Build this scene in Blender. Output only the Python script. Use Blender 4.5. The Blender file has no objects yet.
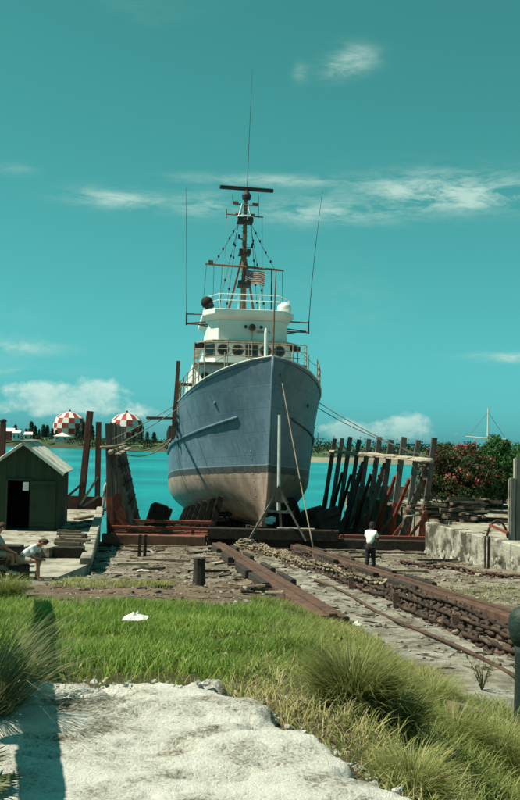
import bpy, bmesh, math, random
import numpy as np
from mathutils import Vector, Matrix, noise, Euler

random.seed(7)
rng = np.random.default_rng(11)
sc = bpy.context.scene
COL = sc.collection
R = math.radians

# ------------------------------------------------------------------ camera
EYE = Vector((0, 0, 6.5))
PITCH, ROLL, FPX = R(2.29), R(1.3), 1000.0
fwd = Vector((0, math.cos(PITCH), math.sin(PITCH)))
rt0 = Vector((1, 0, 0))
up0 = rt0.cross(fwd)
RT = rt0 * math.cos(ROLL) + up0 * math.sin(ROLL)
UP = up0 * math.cos(ROLL) - rt0 * math.sin(ROLL)
cd = bpy.data.cameras.new('camera')
cam = bpy.data.objects.new('camera', cd)
COL.objects.link(cam)
cd.sensor_fit = 'VERTICAL'
cd.sensor_height = 36.0
cd.sensor_width = 36.0
cd.lens = 45.0
cd.clip_start = 0.1
cd.clip_end = 20000
m = Matrix((RT, UP, -fwd)).transposed().to_4x4()
m.translation = EYE
cam.matrix_world = m
sc.camera = cam

# ------------------------------------------------------------------ sun, sky, exposure
SUN_AZ, SUN_EL = R(-94), R(57)      # azimuth from +Y, negative = to the left
sd = Vector((math.sin(SUN_AZ) * math.cos(SUN_EL), math.cos(SUN_AZ) * math.cos(SUN_EL), math.sin(SUN_EL)))
sl = bpy.data.lights.new('sun', 'SUN')
sl.energy = 5.0
sl.angle = R(0.53)
sl.color = (1.0, 0.92, 0.75)
so = bpy.data.objects.new('sun', sl)
COL.objects.link(so)
so.rotation_euler = sd.to_track_quat('Z', 'Y').to_euler()
so.location = (0, 0, 60)

world = bpy.data.worlds.new('World')
sc.world = world
world.use_nodes = True
wn, wl = world.node_tree.nodes, world.node_tree.links
wn.clear()


def N(nodes, t, **kw):
    n = nodes.new(t)
    for k, v in kw.items():
        if k == 'inp':
            for kk, vv in v.items():
                n.inputs[kk].default_value = vv
        else:
            setattr(n, k, v)
    return n


def mth(nodes, links, op, a, b=None, c=None, clamp=False):
    n = nodes.new('ShaderNodeMath')
    n.operation = op
    n.use_clamp = clamp
    for i, v in enumerate((a, b, c)):
        if v is None:
            continue
        if isinstance(v, (int, float)):
            n.inputs[i].default_value = v
        else:
            links.new(v, n.inputs[i])
    return n.outputs[0]


def WM(op, a, b=None, c=None, clamp=False):
    return mth(wn, wl, op, a, b, c, clamp)


sky = N(wn, 'ShaderNodeTexSky', sky_type='NISHITA', sun_disc=False, sun_elevation=SUN_EL,
        sun_rotation=SUN_AZ, altitude=0, air_density=1.0, dust_density=0.6, ozone_density=1.0)
# the old slide film turns the whole sky towards teal: green and blue share one level, red is held back
sk = N(wn, 'ShaderNodeSeparateColor')
wl.new(sky.outputs[0], sk.inputs[0])
gb = WM('ADD', WM('MULTIPLY', sk.outputs[1], 0.66), WM('MULTIPLY', sk.outputs[2], 0.32))
tint = N(wn, 'ShaderNodeCombineColor')
wl.new(WM('MULTIPLY', WM('ADD', WM('MULTIPLY', sk.outputs[0], 0.10), WM('MULTIPLY', gb, 0.13)), 1.0), tint.inputs[0])
wl.new(gb, tint.inputs[1])
wl.new(WM('MULTIPLY', gb, 1.01), tint.inputs[2])
tc = N(wn, 'ShaderNodeTexCoord')
sep = N(wn, 'ShaderNodeSeparateXYZ')
wl.new(tc.outputs['Generated'], sep.inputs[0])
az = WM('ARCTAN2', sep.outputs[0], sep.outputs[1])
el = WM('ARCSINE', sep.outputs[2])
comb = N(wn, 'ShaderNodeCombineXYZ')
wl.new(az, comb.inputs[0])
wl.new(el, comb.inputs[1])


def cloud_noise(sx, sy, scale, detail, rough, dist=0.0, off=0.0):
    mp = N(wn, 'ShaderNodeMapping')
    mp.inputs['Scale'].default_value = (sx, sy, 1)
    mp.inputs['Location'].default_value = (off, off * .7, off * 1.3)
    wl.new(comb.outputs[0], mp.inputs[0])
    nz = N(wn, 'ShaderNodeTexNoise')
    nz.inputs['Scale'].default_value = scale
    nz.inputs['Detail'].default_value = detail
    nz.inputs['Roughness'].default_value = rough
    nz.inputs['Distortion'].default_value = dist
    wl.new(mp.outputs[0], nz.inputs['Vector'])
    return nz.outputs[0]


def blob(a0, e0, sa, se, amp):
    da = WM('DIVIDE', WM('SUBTRACT', az, a0), sa)
    de = WM('DIVIDE', WM('SUBTRACT', el, e0), se)
    r2 = WM('ADD', WM('MULTIPLY', da, da), WM('MULTIPLY', de, de))
    return WM('MULTIPLY', WM('POWER', 2.718, WM('MULTIPLY', r2, -1.0)), amp)


def px2(px, py):
    return (px - 260) / 1000.0, (440 + (px - 260) * 0.0227 - py) / 1000.0


def blobs(lst):
    acc = None
    for (px, py, sx, sy, amp) in lst:
        a0, e0 = px2(px, py)
        b = blob(a0, e0, sx / 1000, sy / 1000, amp)
        acc = b if acc is None else WM('ADD', acc, b)
    return acc


# thin high wisps; a slow noise carries them on all round the sky
wisp = cloud_noise(1.0, 3.6, 19, 11, 0.70, 0.3, 2.3)
slow = cloud_noise(1.0, 2.0, 2.1, 2, 0.5, 0.0, 8.1)
wmask = WM('ADD', blobs([(425, 196, 75, 17, 1.0), (475, 203, 60, 14, .8), (340, 216, 70, 10, .65), (115, 204, 45, 9, .85), (200, 208, 26, 11, .8),
                         (258, 184, 70, 5, .8), (348, 72, 22, 11, .7), (330, 82, 18, 9, .5), (293, 84, 7, 8, .35), (505, 360, 34, 4, .9),
                         (20, 349, 40, 7, .6), (15, 372, 60, 5, .35), (300, 212, 40, 16, .35), (10, 180, 20, 5, .3)]),
           WM('MULTIPLY', WM('SUBTRACT', slow, 0.60, None, True), 1.2))
wf = WM('MULTIPLY', WM('MULTIPLY', WM('SUBTRACT', wisp, 0.38, None, True), 3.4), wmask, None, True)
wf = WM('MINIMUM', wf, 0.75)
# cumulus heads low over the horizon
cum = cloud_noise(1.0, 1.4, 46, 10, 0.6, 0.2, 5.2)
cslow = cloud_noise(1.0, 1.0, 5.0, 1, 0.5, 0.0, 3.3)
cmask = blobs([(98, 391, 32, 14, 1.0), (38, 393, 34, 13, .95), (66, 410, 85, 11, .72), (150, 416, 30, 8, .5),
               (408, 421, 25, 12, 1.0), (345, 426, 25, 9, .9), (380, 437, 90, 9, .75)])
lowband = WM('MULTIPLY', WM('SUBTRACT', 1.0, WM('DIVIDE', WM('ABSOLUTE', WM('SUBTRACT', el, 0.03)), 0.05), None, True),
             WM('MULTIPLY', WM('SUBTRACT', cslow, 0.52, None, True), 3.0))
inview = WM('GREATER_THAN', WM('ABSOLUTE', az), 0.45)
cmask = WM('ADD', cmask, WM('MULTIPLY', lowband, inview))
cf = WM('SUBTRACT', WM('ADD', WM('MULTIPLY', cmask, 1.15), WM('MULTIPLY', WM('SUBTRACT', cum, 0.5), 1.7)), 0.5)
cf = WM('MULTIPLY', cf, 1.9, None, True)
cf = WM('MULTIPLY', cf, WM('MULTIPLY', WM('ADD', el, 0.012), 28.0, None, True))
cf = WM('MULTIPLY', cf, 0.6)
mixw = N(wn, 'ShaderNodeMix', data_type='RGBA')
wl.new(wf, mixw.inputs[0])
wl.new(tint.outputs[0], mixw.inputs[6])
mixw.inputs[7].default_value = (6.0, 8.2, 7.2, 1)
cshade = N(wn, 'ShaderNodeMix', data_type='RGBA')
wl.new(WM('MULTIPLY', WM('SUBTRACT', cum, 0.35, None, True), 3.0, None, True), cshade.inputs[0])
cshade.inputs[6].default_value = (4.8, 7.4, 7.0, 1)
cshade.inputs[7].default_value = (8.6, 10.0, 8.8, 1)
mixc = N(wn, 'ShaderNodeMix', data_type='RGBA')
wl.new(cf, mixc.inputs[0])
wl.new(mixw.outputs[2], mixc.inputs[6])
wl.new(cshade.outputs[2], mixc.inputs[7])
bg = N(wn, 'ShaderNodeBackground')
bg.inputs[1].default_value = 0.064
wl.new(mixc.outputs[2], bg.inputs[0])
wo = N(wn, 'ShaderNodeOutputWorld')
wl.new(bg.outputs[0], wo.inputs[0])

vs = sc.view_settings
vs.view_transform = 'Standard'
vs.look = 'None'
vs.gamma = 1.0
vs.use_curve_mapping = False
vs.exposure = 0.6
sc.render.engine = 'CYCLES'
sc.cycles.max_bounces = 6


# ------------------------------------------------------------------ helpers
def ray(px, py):
    return (fwd * FPX + RT * (px - 260) - UP * (py - 400)).normalized()


def P(px, py, Y):
    """world point at depth Y that shows at photo pixel (px, py)"""
    r = ray(px, py)
    return EYE + r * (Y / r.y)


def G(px, py, z):
    r = ray(px, py)
    return EYE + r * ((z - EYE.z) / r.z)


def axx(d):
    return 0.55 + (52 - d) * 0.112


def slipz(d):
    return 1.1 + (52 - d) / 17.0


def C(u, d, h=0.0):
    """slipway coordinates: lateral offset, distance, height over the rail plane"""
    return Vector((axx(d) + u, d, slipz(d) + h))


def sstep(a, b, x):
    t = max(0.0, min(1.0, (x - a) / (b - a)))
    return t * t * (3 - 2 * t)


def lerp(a, b, t):
    return a + (b - a) * t


def interp(x, pts):
    if x <= pts[0][0]:
        return pts[0][1]
    for (a, va), (b, vb) in zip(pts, pts[1:]):
        if x <= b:
            return va + (vb - va) * (x - a) / (b - a)
    return pts[-1][1]


class MB:
    def __init__(s):
        s.v, s.f, s.mi = [], [], []
        s.cur = 0

    def add(s, vs_, fs_):
        o = len(s.v)
        s.v.extend([tuple(p) for p in vs_])
        for f in fs_:
            s.f.append(tuple(i + o for i in f))
            s.mi.append(s.cur)
        return s

    def box(s, c, size, rot=None):
        x, y, z = size[0] / 2, size[1] / 2, size[2] / 2
        pts = [Vector(p) for p in ((-x, -y, -z), (x, -y, -z), (x, y, -z), (-x, y, -z), (-x, -y, z), (x, -y, z), (x, y, z), (-x, y, z))]
        if rot is not None:
            pts = [rot @ p for p in pts]
        c = Vector(c)
        return s.add([p + c for p in pts], [(0, 3, 2, 1), (4, 5, 6, 7), (0, 1, 5, 4), (1, 2, 6, 5), (2, 3, 7, 6), (3, 0, 4, 7)])

    def beam(s, a, b, w, h, up=Vector((0, 0, 1)), chamfer=0.0):
        a, b = Vector(a), Vector(b)
        d = (b - a).normalized()
        if abs(d.dot(up)) > .97:
            up = Vector((0, 1, 0))
        x = d.cross(up).normalized()
        y = x.cross(d).normalized()
        if chamfer > 0:
            c = chamfer
            prof = [(-w / 2 + c, -h / 2), (w / 2 - c, -h / 2), (w / 2, -h / 2 + c), (w / 2, h / 2 - c), (w / 2 - c, h / 2), (-w / 2 + c, h / 2), (-w / 2, h / 2 - c), (-w / 2, -h / 2 + c)]
        else:
            prof = [(-w / 2, -h / 2), (w / 2, -h / 2), (w / 2, h / 2), (-w / 2, h / 2)]
        n = len(prof)
        vs_ = [a + x * p[0] + y * p[1] for p in prof] + [b + x * p[0] + y * p[1] for p in prof]
        fs_ = [(i, (i + 1) % n, n + (i + 1) % n, n + i) for i in range(n)] + [tuple(range(n))[::-1], tuple(range(n, 2 * n))]
        return s.add(vs_, fs_)

    def tube(s, pts, r, n=8, caps=True):
        pts = [Vector(p) for p in pts]
        k = len(pts)
        rs = r if isinstance(r, (list, tuple)) else [r] * k
        base = len(s.v)
        t0 = (pts[1] - pts[0]).normalized()
        ref = Vector((0, 0, 1)) if abs(t0.z) < .9 else Vector((1, 0, 0))
        x = t0.cross(ref).normalized()
        vs_ = []
        for i, p in enumerate(pts):
            t = (pts[min(i + 1, k - 1)] - pts[max(i - 1, 0)]).normalized()
            x = (x - t * x.dot(t)).normalized()
            y = t.cross(x)
            for j in range(n):
                a = 2 * math.pi * j / n
                vs_.append(p + (x * math.cos(a) + y * math.sin(a)) * rs[i])
        fs_ = []
        for i in range(k - 1):
            for j in range(n):
                fs_.append((i * n + j, i * n + (j + 1) % n, (i + 1) * n + (j + 1) % n, (i + 1) * n + j))
        if caps:
            fs_.append(tuple(range(n))[::-1])
            fs_.append(tuple(range((k - 1) * n, k * n)))
        return s.add(vs_, fs_)

    def lathe(s, prof, n=16, c=(0, 0, 0), sx=1, sy=1, mat=None):
        c = Vector(c)
        vs_ = []
        for (r, z) in prof:
            for j in range(n):
                a = 2 * math.pi * j / n
                p = Vector((r * math.cos(a) * sx, r * math.sin(a) * sy, z))
                if mat is not None:
                    p = mat @ p
                vs_.append(p + c)
        fs_ = []
        for i in range(len(prof) - 1):
            for j in range(n):
                fs_.append((i * n + j, i * n + (j + 1) % n, (i + 1) * n + (j + 1) % n, (i + 1) * n + j))
        if prof[0][0] > 1e-4:
            fs_.append(tuple(range(n))[::-1])
        if prof[-1][0] > 1e-4:
            fs_.append(tuple(range((len(prof) - 1) * n, len(prof) * n)))
        return s.add(vs_, fs_)

    def ball(s, c, r, n=10, k=6, rot=None):
        r = r if isinstance(r, (list, tuple)) else (r, r, r)
        vs_, fs_ = [], []
        c = Vector(c)
        for i in range(k + 1):
            t = math.pi * i / k
            for j in range(n):
                a = 2 * math.pi * j / n
                p = Vector((r[0] * math.sin(t) * math.cos(a), r[1] * math.sin(t) * math.sin(a), -r[2] * math.cos(t)))
                if rot is not None:
                    p = rot @ p
                vs_.append(c + p)
        for i in range(k):
            for j in range(n):
                fs_.append((i * n + j, i * n + (j + 1) % n, (i + 1) * n + (j + 1) % n, (i + 1) * n + j))
        return s.add(vs_, fs_)

    def mesh(s, name):
        me = bpy.data.meshes.new(name)
        me.from_pydata(s.v, [], s.f)
        return me

    def build(s, name, mat, parent=None, smooth=False, bevel=0.0):
        me = s.mesh(name)
        mats = mat if isinstance(mat, (list, tuple)) else [mat]
        for mm in mats:
            me.materials.append(mm)
        if len(mats) > 1:
            me.polygons.foreach_set('material_index', s.mi)
        if smooth:
            me.polygons.foreach_set('use_smooth', [True] * len(me.polygons))
        o = bpy.data.objects.new(name, me)
        COL.objects.link(o)
        adopt(o, parent)
        if bevel > 0:
            bv = o.modifiers.new('bevel', 'BEVEL')
            bv.width = bevel
            bv.segments = 1
        return o


INV = {}


def root_of(o):
    while o.parent is not None:
        o = o.parent
    return o


def adopt(o, parent):
    """children of a thing keep their coordinates: world ones for things marked so, else local"""
    if parent is None:
        return
    o.parent = parent
    if parent.name in INV and parent.parent is None:
        o.matrix_parent_inverse = INV[parent.name]


def tag(o, label, cat, group=None, kind=None):
    o['label'] = label
    o['category'] = cat
    if group:
        o['group'] = group
    if kind:
        o['kind'] = kind
    return o


def struct(o, label=None):
    o['kind'] = 'structure'
    if label:
        o['label'] = label
    return o


def thing(name, label, cat, loc=(0, 0, 0), group=None, worldspace=True, rot=(0, 0, 0)):
    o = bpy.data.objects.new(name, None)
    COL.objects.link(o)
    o.location = loc
    o.rotation_euler = rot
    o.empty_display_size = 0.2
    tag(o, label, cat, group)
    if worldspace:
        mm = Matrix.Translation(loc) @ Euler(rot).to_matrix().to_4x4()
        INV[o.name] = mm.inverted()
    return o


def link_mesh(name, me, parent=None, mw=None):
    o = bpy.data.objects.new(name, me)
    COL.objects.link(o)
    if mw is not None:
        o.matrix_basis = mw
    adopt(o, parent)
    return o


# ------------------------------------------------------------------ materials
def newmat(name):
    mt = bpy.data.materials.new(name)
    mt.use_nodes = True
    nt = mt.node_tree
    nt.nodes.clear()
    out = nt.nodes.new('ShaderNodeOutputMaterial')
    bs = nt.nodes.new('ShaderNodeBsdfPrincipled')
    nt.links.new(bs.outputs[0], out.inputs[0])
    return mt, nt.nodes, nt.links, bs


def c4(c):
    return (c[0], c[1], c[2], 1)


def noise_node(n, l, scale, detail=5, rough=.55, vec=None, dist=0):
    nz = n.new('ShaderNodeTexNoise')
    nz.inputs['Scale'].default_value = scale
    nz.inputs['Detail'].default_value = detail
    nz.inputs['Roughness'].default_value = rough
    nz.inputs['Distortion'].default_value = dist
    if vec is not None:
        l.new(vec, nz.inputs['Vector'])
    return nz


def ramp(n, l, fac, stops):
    r = n.new('ShaderNodeValToRGB')
    els = r.color_ramp.elements
    while len(els) < len(stops):
        els.new(0.5)
    for e, (p, c) in zip(els, stops):
        e.position = p
        e.color = c4(c) if len(c) == 3 else c
    l.new(fac, r.inputs[0])
    return r.outputs[0]


def mixc_(n, l, fac, a, b, blend='MIX'):
    mx = n.new('ShaderNodeMix')
    mx.data_type = 'RGBA'
    mx.blend_type = blend
    for i, v in ((0, fac), (6, a), (7, b)):
        if isinstance(v, (int, float)):
            mx.inputs[i].default_value = v
        elif isinstance(v, (tuple, list)):
            mx.inputs[i].default_value = c4(v)
        else:
            l.new(v, mx.inputs[i])
    return mx.outputs[2]


def simple(name, c1, c2, scale=4, rough=.8, bump=.3, bscale=40, metal=0, spec=.3, stretch=(1, 1, 1), c3=None, c3scale=1.2, c3lim=(.55, .7), objrand=0.0):
    mt, n, l, bs = newmat(name)
    tcn = n.new('ShaderNodeTexCoord')
    mp = n.new('ShaderNodeMapping')
    mp.inputs['Scale'].default_value = stretch
    l.new(tcn.outputs['Object'], mp.inputs[0])
    vec = mp.outputs[0]
    if objrand > 0:
        oi = n.new('ShaderNodeObjectInfo')
        va = n.new('ShaderNodeVectorMath')
        va.operation = 'MULTIPLY_ADD'
        cx = n.new('ShaderNodeCombineXYZ')
        for i in range(3):
            l.new(oi.outputs['Random'], cx.inputs[i])
        l.new(cx.outputs[0], va.inputs[0])
        va.inputs[1].default_value = (37, 53, 71)
        l.new(vec, va.inputs[2])
        vec = va.outputs[0]
    nz = noise_node(n, l, scale, 6, .6, vec)
    col = ramp(n, l, nz.outputs[0], [(.3, c1), (.7, c2)])
    if c3 is not None:
        nz3 = noise_node(n, l, c3scale, 5, .65, vec)
        f = ramp(n, l, nz3.outputs[0], [(c3lim[0], (0, 0, 0)), (c3lim[1], (1, 1, 1))])
        col = mixc_(n, l, f, col, c3)
    if objrand > 0:
        v = mth(n, l, 'MULTIPLY_ADD', oi.outputs['Random'], objrand * 2, 1 - objrand)
        hs = n.new('ShaderNodeHueSaturation')
        l.new(v, hs.inputs['Value'])
        l.new(col, hs.inputs['Color'])
        col = hs.outputs[0]
    l.new(col, bs.inputs['Base Color'])
    bs.inputs['Roughness'].default_value = rough
    bs.inputs['Metallic'].default_value = metal
    bs.inputs['Specular IOR Level'].default_value = spec
    if bump > 0:
        nb = noise_node(n, l, bscale, 4, .6, vec)
        b = n.new('ShaderNodeBump')
        b.inputs['Strength'].default_value = bump
        b.inputs['Distance'].default_value = 0.05
        l.new(nb.outputs[0], b.inputs['Height'])
        l.new(b.outputs[0], bs.inputs['Normal'])
    return mt


MAT = {}
MAT['white_paint'] = simple('white_paint', (.66, .70, .65), (.76, .80, .74), 1.5, .45, .08, 8, c3=(.45, .36, .24), c3scale=2.2, c3lim=(.66, .78))
MAT['rust_paint'] = simple('rust_paint', (.10, .05, .035), (.19, .10, .065), 3, .75, .25, 20)
MAT['rail_pipe'] = simple('rail_pipe', (.42, .36, .27), (.24, .19, .15), 3, .6, .1, 20, c3=(.17, .09, .06), c3scale=3)
MAT['mast_brown'] = simple('mast_brown', (.13, .075, .05), (.22, .13, .085), 3, .65, .15, 20)
MAT['dark_metal'] = simple('dark_metal', (.016, .018, .018), (.035, .035, .034), 4, .6, .1, 20)
MAT['glass'] = simple('glass', (.008, .012, .012), (.018, .024, .024), 1.5, .08, 0, 1, spec=.6)
MAT['rubber'] = simple('rubber', (.012, .012, .012), (.025, .025, .025), 4, .85, .2, 20)
MAT['old_timber'] = simple('old_timber', (.045, .042, .036), (.125, .112, .092), 5, .9, .5, 18, stretch=(1, 1, .15), objrand=.25)
MAT['strut_timber'] = simple('strut_timber', (.06, .054, .046), (.15, .13, .105), 5, .9, .5, 18, stretch=(1, 1, .15), c3=(.10, .045, .03), c3scale=1.4, c3lim=(.5, .62), objrand=.35)
MAT['dark_timber'] = simple('dark_timber', (.016, .014, .011), (.045, .037, .028), 4, .9, .5, 14, objrand=.25)
MAT['grey_timber'] = simple('grey_timber', (.10, .095, .085), (.20, .19, .165), 6, .9, .5, 20, stretch=(1, 1, .12), objrand=.2)
MAT['pale_timber'] = simple('pale_timber', (.26, .23, .18), (.42, .38, .30), 5, .9, .5, 18, objrand=.25, c3=(.14, .11, .08))
MAT['brown_plank'] = simple('brown_plank', (.085, .06, .042), (.19, .15, .11), 6, .9, .5, 22, objrand=.35)
MAT['red_lead'] = simple('red_lead', (.15, .034, .02), (.235, .062, .036), 3, .8, .35, 18, c3=(.09, .05, .035), c3scale=2.0, c3lim=(.52, .66), objrand=.2)
MAT['red_post'] = simple('red_post', (.075, .032, .024), (.13, .055, .04), 3, .8, .35, 18, objrand=.15)
MAT['rust'] = simple('rust', (.065, .036, .025), (.135, .078, .054), 6, .92, .6, 30, c3=(.045, .028, .02), c3scale=2.5, c3lim=(.5, .7), objrand=.2)
MAT['chain'] = simple('chain', (.022, .016, .013), (.075, .045, .03), 3, .8, .5, 18, c3=(.19, .14, .095), c3scale=3.5, c3lim=(.58, .74), objrand=.45)
MAT['chain_pale'] = simple('chain_pale', (.10, .078, .052), (.27, .22, .15), 5, .85, .5, 18, c3=(.05, .035, .025), c3scale=4, objrand=.5)
MAT['concrete'] = simple('concrete', (.24, .225, .18), (.40, .385, .32), 2, .92, .5, 25, c3=(.14, .125, .095), c3scale=.8, c3lim=(.47, .63))
MAT['concrete_old'] = simple('concrete_old', (.22, .21, .165), (.44, .43, .36), 1.6, .95, .8, 9, c3=(.07, .062, .045), c3scale=1.3, c3lim=(.46, .58))
MAT['rope'] = simple('rope', (.16, .135, .095), (.28, .24, .17), 12, .95, .4, 60)
MAT['wire'] = simple('wire', (.05, .05, .045), (.09, .085, .075), 12, .6, 0, 60)
MAT['wire_pale'] = simple('wire_pale', (.26, .33, .31), (.36, .42, .40), 12, .6, 0, 60)
MAT['shed_green'] = simple('shed_green', (.014, .030, .016), (.026, .050, .026), 3, .75, .2, 14, stretch=(1, 1, .2), objrand=.18)
MAT['shed_door'] = simple('shed_door', (.018, .034, .019), (.032, .052, .030), 2, .75, .2, 14, stretch=(1, 1, .2), objrand=.15)
MAT['roof_sheet'] = simple('roof_sheet', (.50, .52, .47), (.66, .67, .60), 2, .6, .2, 10, c3=(.26, .20, .14), c3scale=1.6, c3lim=(.5, .68), objrand=.12)
MAT['shed_inside'] = simple('shed_inside', (.02, .017, .014), (.035, .03, .024), 3, .9, .2, 10)
MAT['tank_white'] = simple('tank_white', (.60, .61, .56), (.72, .73, .67), .3, .6, 0, 1)
MAT['tank_red'] = simple('tank_red', (.26, .035, .028), (.34, .055, .042), .3, .6, 0, 1)
MAT['house_white'] = simple('house_white', (.55, .56, .52), (.68, .69, .63), .3, .8, 0, 1)
MAT['house_red'] = simple('house_red', (.30, .06, .045), (.38, .09, .065), .3, .8, 0, 1)
MAT['skin'] = simple('skin', (.30, .155, .095), (.36, .19, .12), 8, .6, 0, 1)
MAT['skin_dark'] = simple('skin_dark', (.075, .040, .026), (.10, .052, .034), 8, .55, 0, 1)
MAT['hair_brown'] = simple('hair_brown', (.05, .028, .016), (.10, .055, .03), 20, .7, .6, 60)
MAT['hair_black'] = simple('hair_black', (.010, .009, .008), (.02, .018, .016), 20, .7, .6, 60)
MAT['shirt_white'] = simple('shirt_white', (.68, .73, .70), (.80, .83, .79), 6, .9, .5, 9)
MAT['shirt_blue'] = simple('shirt_blue', (.46, .56, .58), (.60, .69, .70), 6, .9, .5, 9)
MAT['trousers_dark'] = simple('trousers_dark', (.018, .017, .018), (.035, .03, .03), 6, .9, .4, 9)
MAT['shorts_tan'] = simple('shorts_tan', (.24, .20, .14), (.34, .29, .21), 6, .9, .4, 9)
MAT['shirt_grey'] = simple('shirt_grey', (.20, .25, .26), (.28, .33, .33), 6, .9, .4, 9)
MAT['paper'] = simple('paper', (.62, .64, .58), (.78, .79, .72), 6, .85, .4, 14)
MAT['bollard_green'] = simple('bollard_green', (.008, .020, .016), (.022, .040, .030), 5, .6, .4, 14, spec=.35)
MAT['stem_wood'] = simple('stem_wood', (.06, .05, .035), (.11, .09, .065), 8, .9, .5, 20)
MAT['stone'] = simple('stone', (.26, .25, .21), (.46, .45, .39), 4, .95, .6, 15, objrand=.3)
MAT['bottle_green'] = simple('bottle_green', (.01, .16, .09), (.02, .22, .13), 4, .2, 0, 1, spec=.5)
MAT['pole_white'] = simple('pole_white', (.40, .44, .42), (.55, .58, .54), 3, .6, .1, 20)
MAT['flag_red'] = simple('flag_red', (.40, .07, .06), (.46, .10, .08), 6, .9, .2, 20)
MAT['flag_white'] = simple('flag_white', (.66, .62, .56), (.74, .70, .64), 6, .9, .2, 20)
MAT['flag_blue'] = simple('flag_blue', (.05, .05, .09), (.07, .07, .12), 6, .9, .2, 20)


def leafmat(name, c_lo, c_hi, dry=None, rough=.55, trans=.25):
    mt, n, l, bs = newmat(name)
    at = n.new('ShaderNodeAttribute')
    at.attribute_name = 'tint'
    stops = [(0.0, c_lo), (.8, c_hi)]
    if dry:
        stops = [(0.0, c_lo), (.72, c_hi), (.95, dry)]
    col = ramp(n, l, at.outputs['Fac'], stops)
    l.new(col, bs.inputs['Base Color'])
    bs.inputs['Roughness'].default_value = rough
    bs.inputs['Specular IOR Level'].default_value = .25
    tr = n.new('ShaderNodeBsdfTranslucent')
    l.new(col, tr.inputs[0])
    mx = n.new('ShaderNodeMixShader')
    mx.inputs[0].default_value = trans
    l.new(bs.outputs[0], mx.inputs[1])
    l.new(tr.outputs[0], mx.inputs[2])
    out = [x for x in n if x.type == 'OUTPUT_MATERIAL'][0]
    l.new(mx.outputs[0], out.inputs[0])
    return mt


MAT['grass'] = leafmat('grass', (.075, .155, .018), (.21, .33, .05), (.40, .36, .13), trans=.38)
MAT['weed'] = leafmat('weed', (.085, .13, .025), (.24, .275, .075), (.45, .39, .19), trans=.35)
MAT['tussock'] = leafmat('tussock', (.065, .095, .022), (.23, .25, .075), (.44, .38, .18), trans=.38)
MAT['silver_grass'] = leafmat('silver_grass', (.05, .085, .03), (.15, .185, .075), (.36, .32, .19), trans=.35)
MAT['palm'] = leafmat('palm', (.03, .065, .018), (.085, .125, .04), (.20, .18, .085))
MAT['oleander'] = leafmat('oleander', (.016, .055, .016), (.06, .165, .04))
MAT['oleander_dark'] = leafmat('oleander_dark', (.02, .045, .016), (.065, .105, .035))
MAT['blossom'] = leafmat('blossom', (.22, .025, .035), (.42, .075, .085))
MAT['far_leaf'] = leafmat('far_leaf', (.012, .032, .022), (.03, .06, .036))
MAT['far_scrub'] = leafmat('far_scrub', (.02, .045, .022), (.05, .085, .035))


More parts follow.
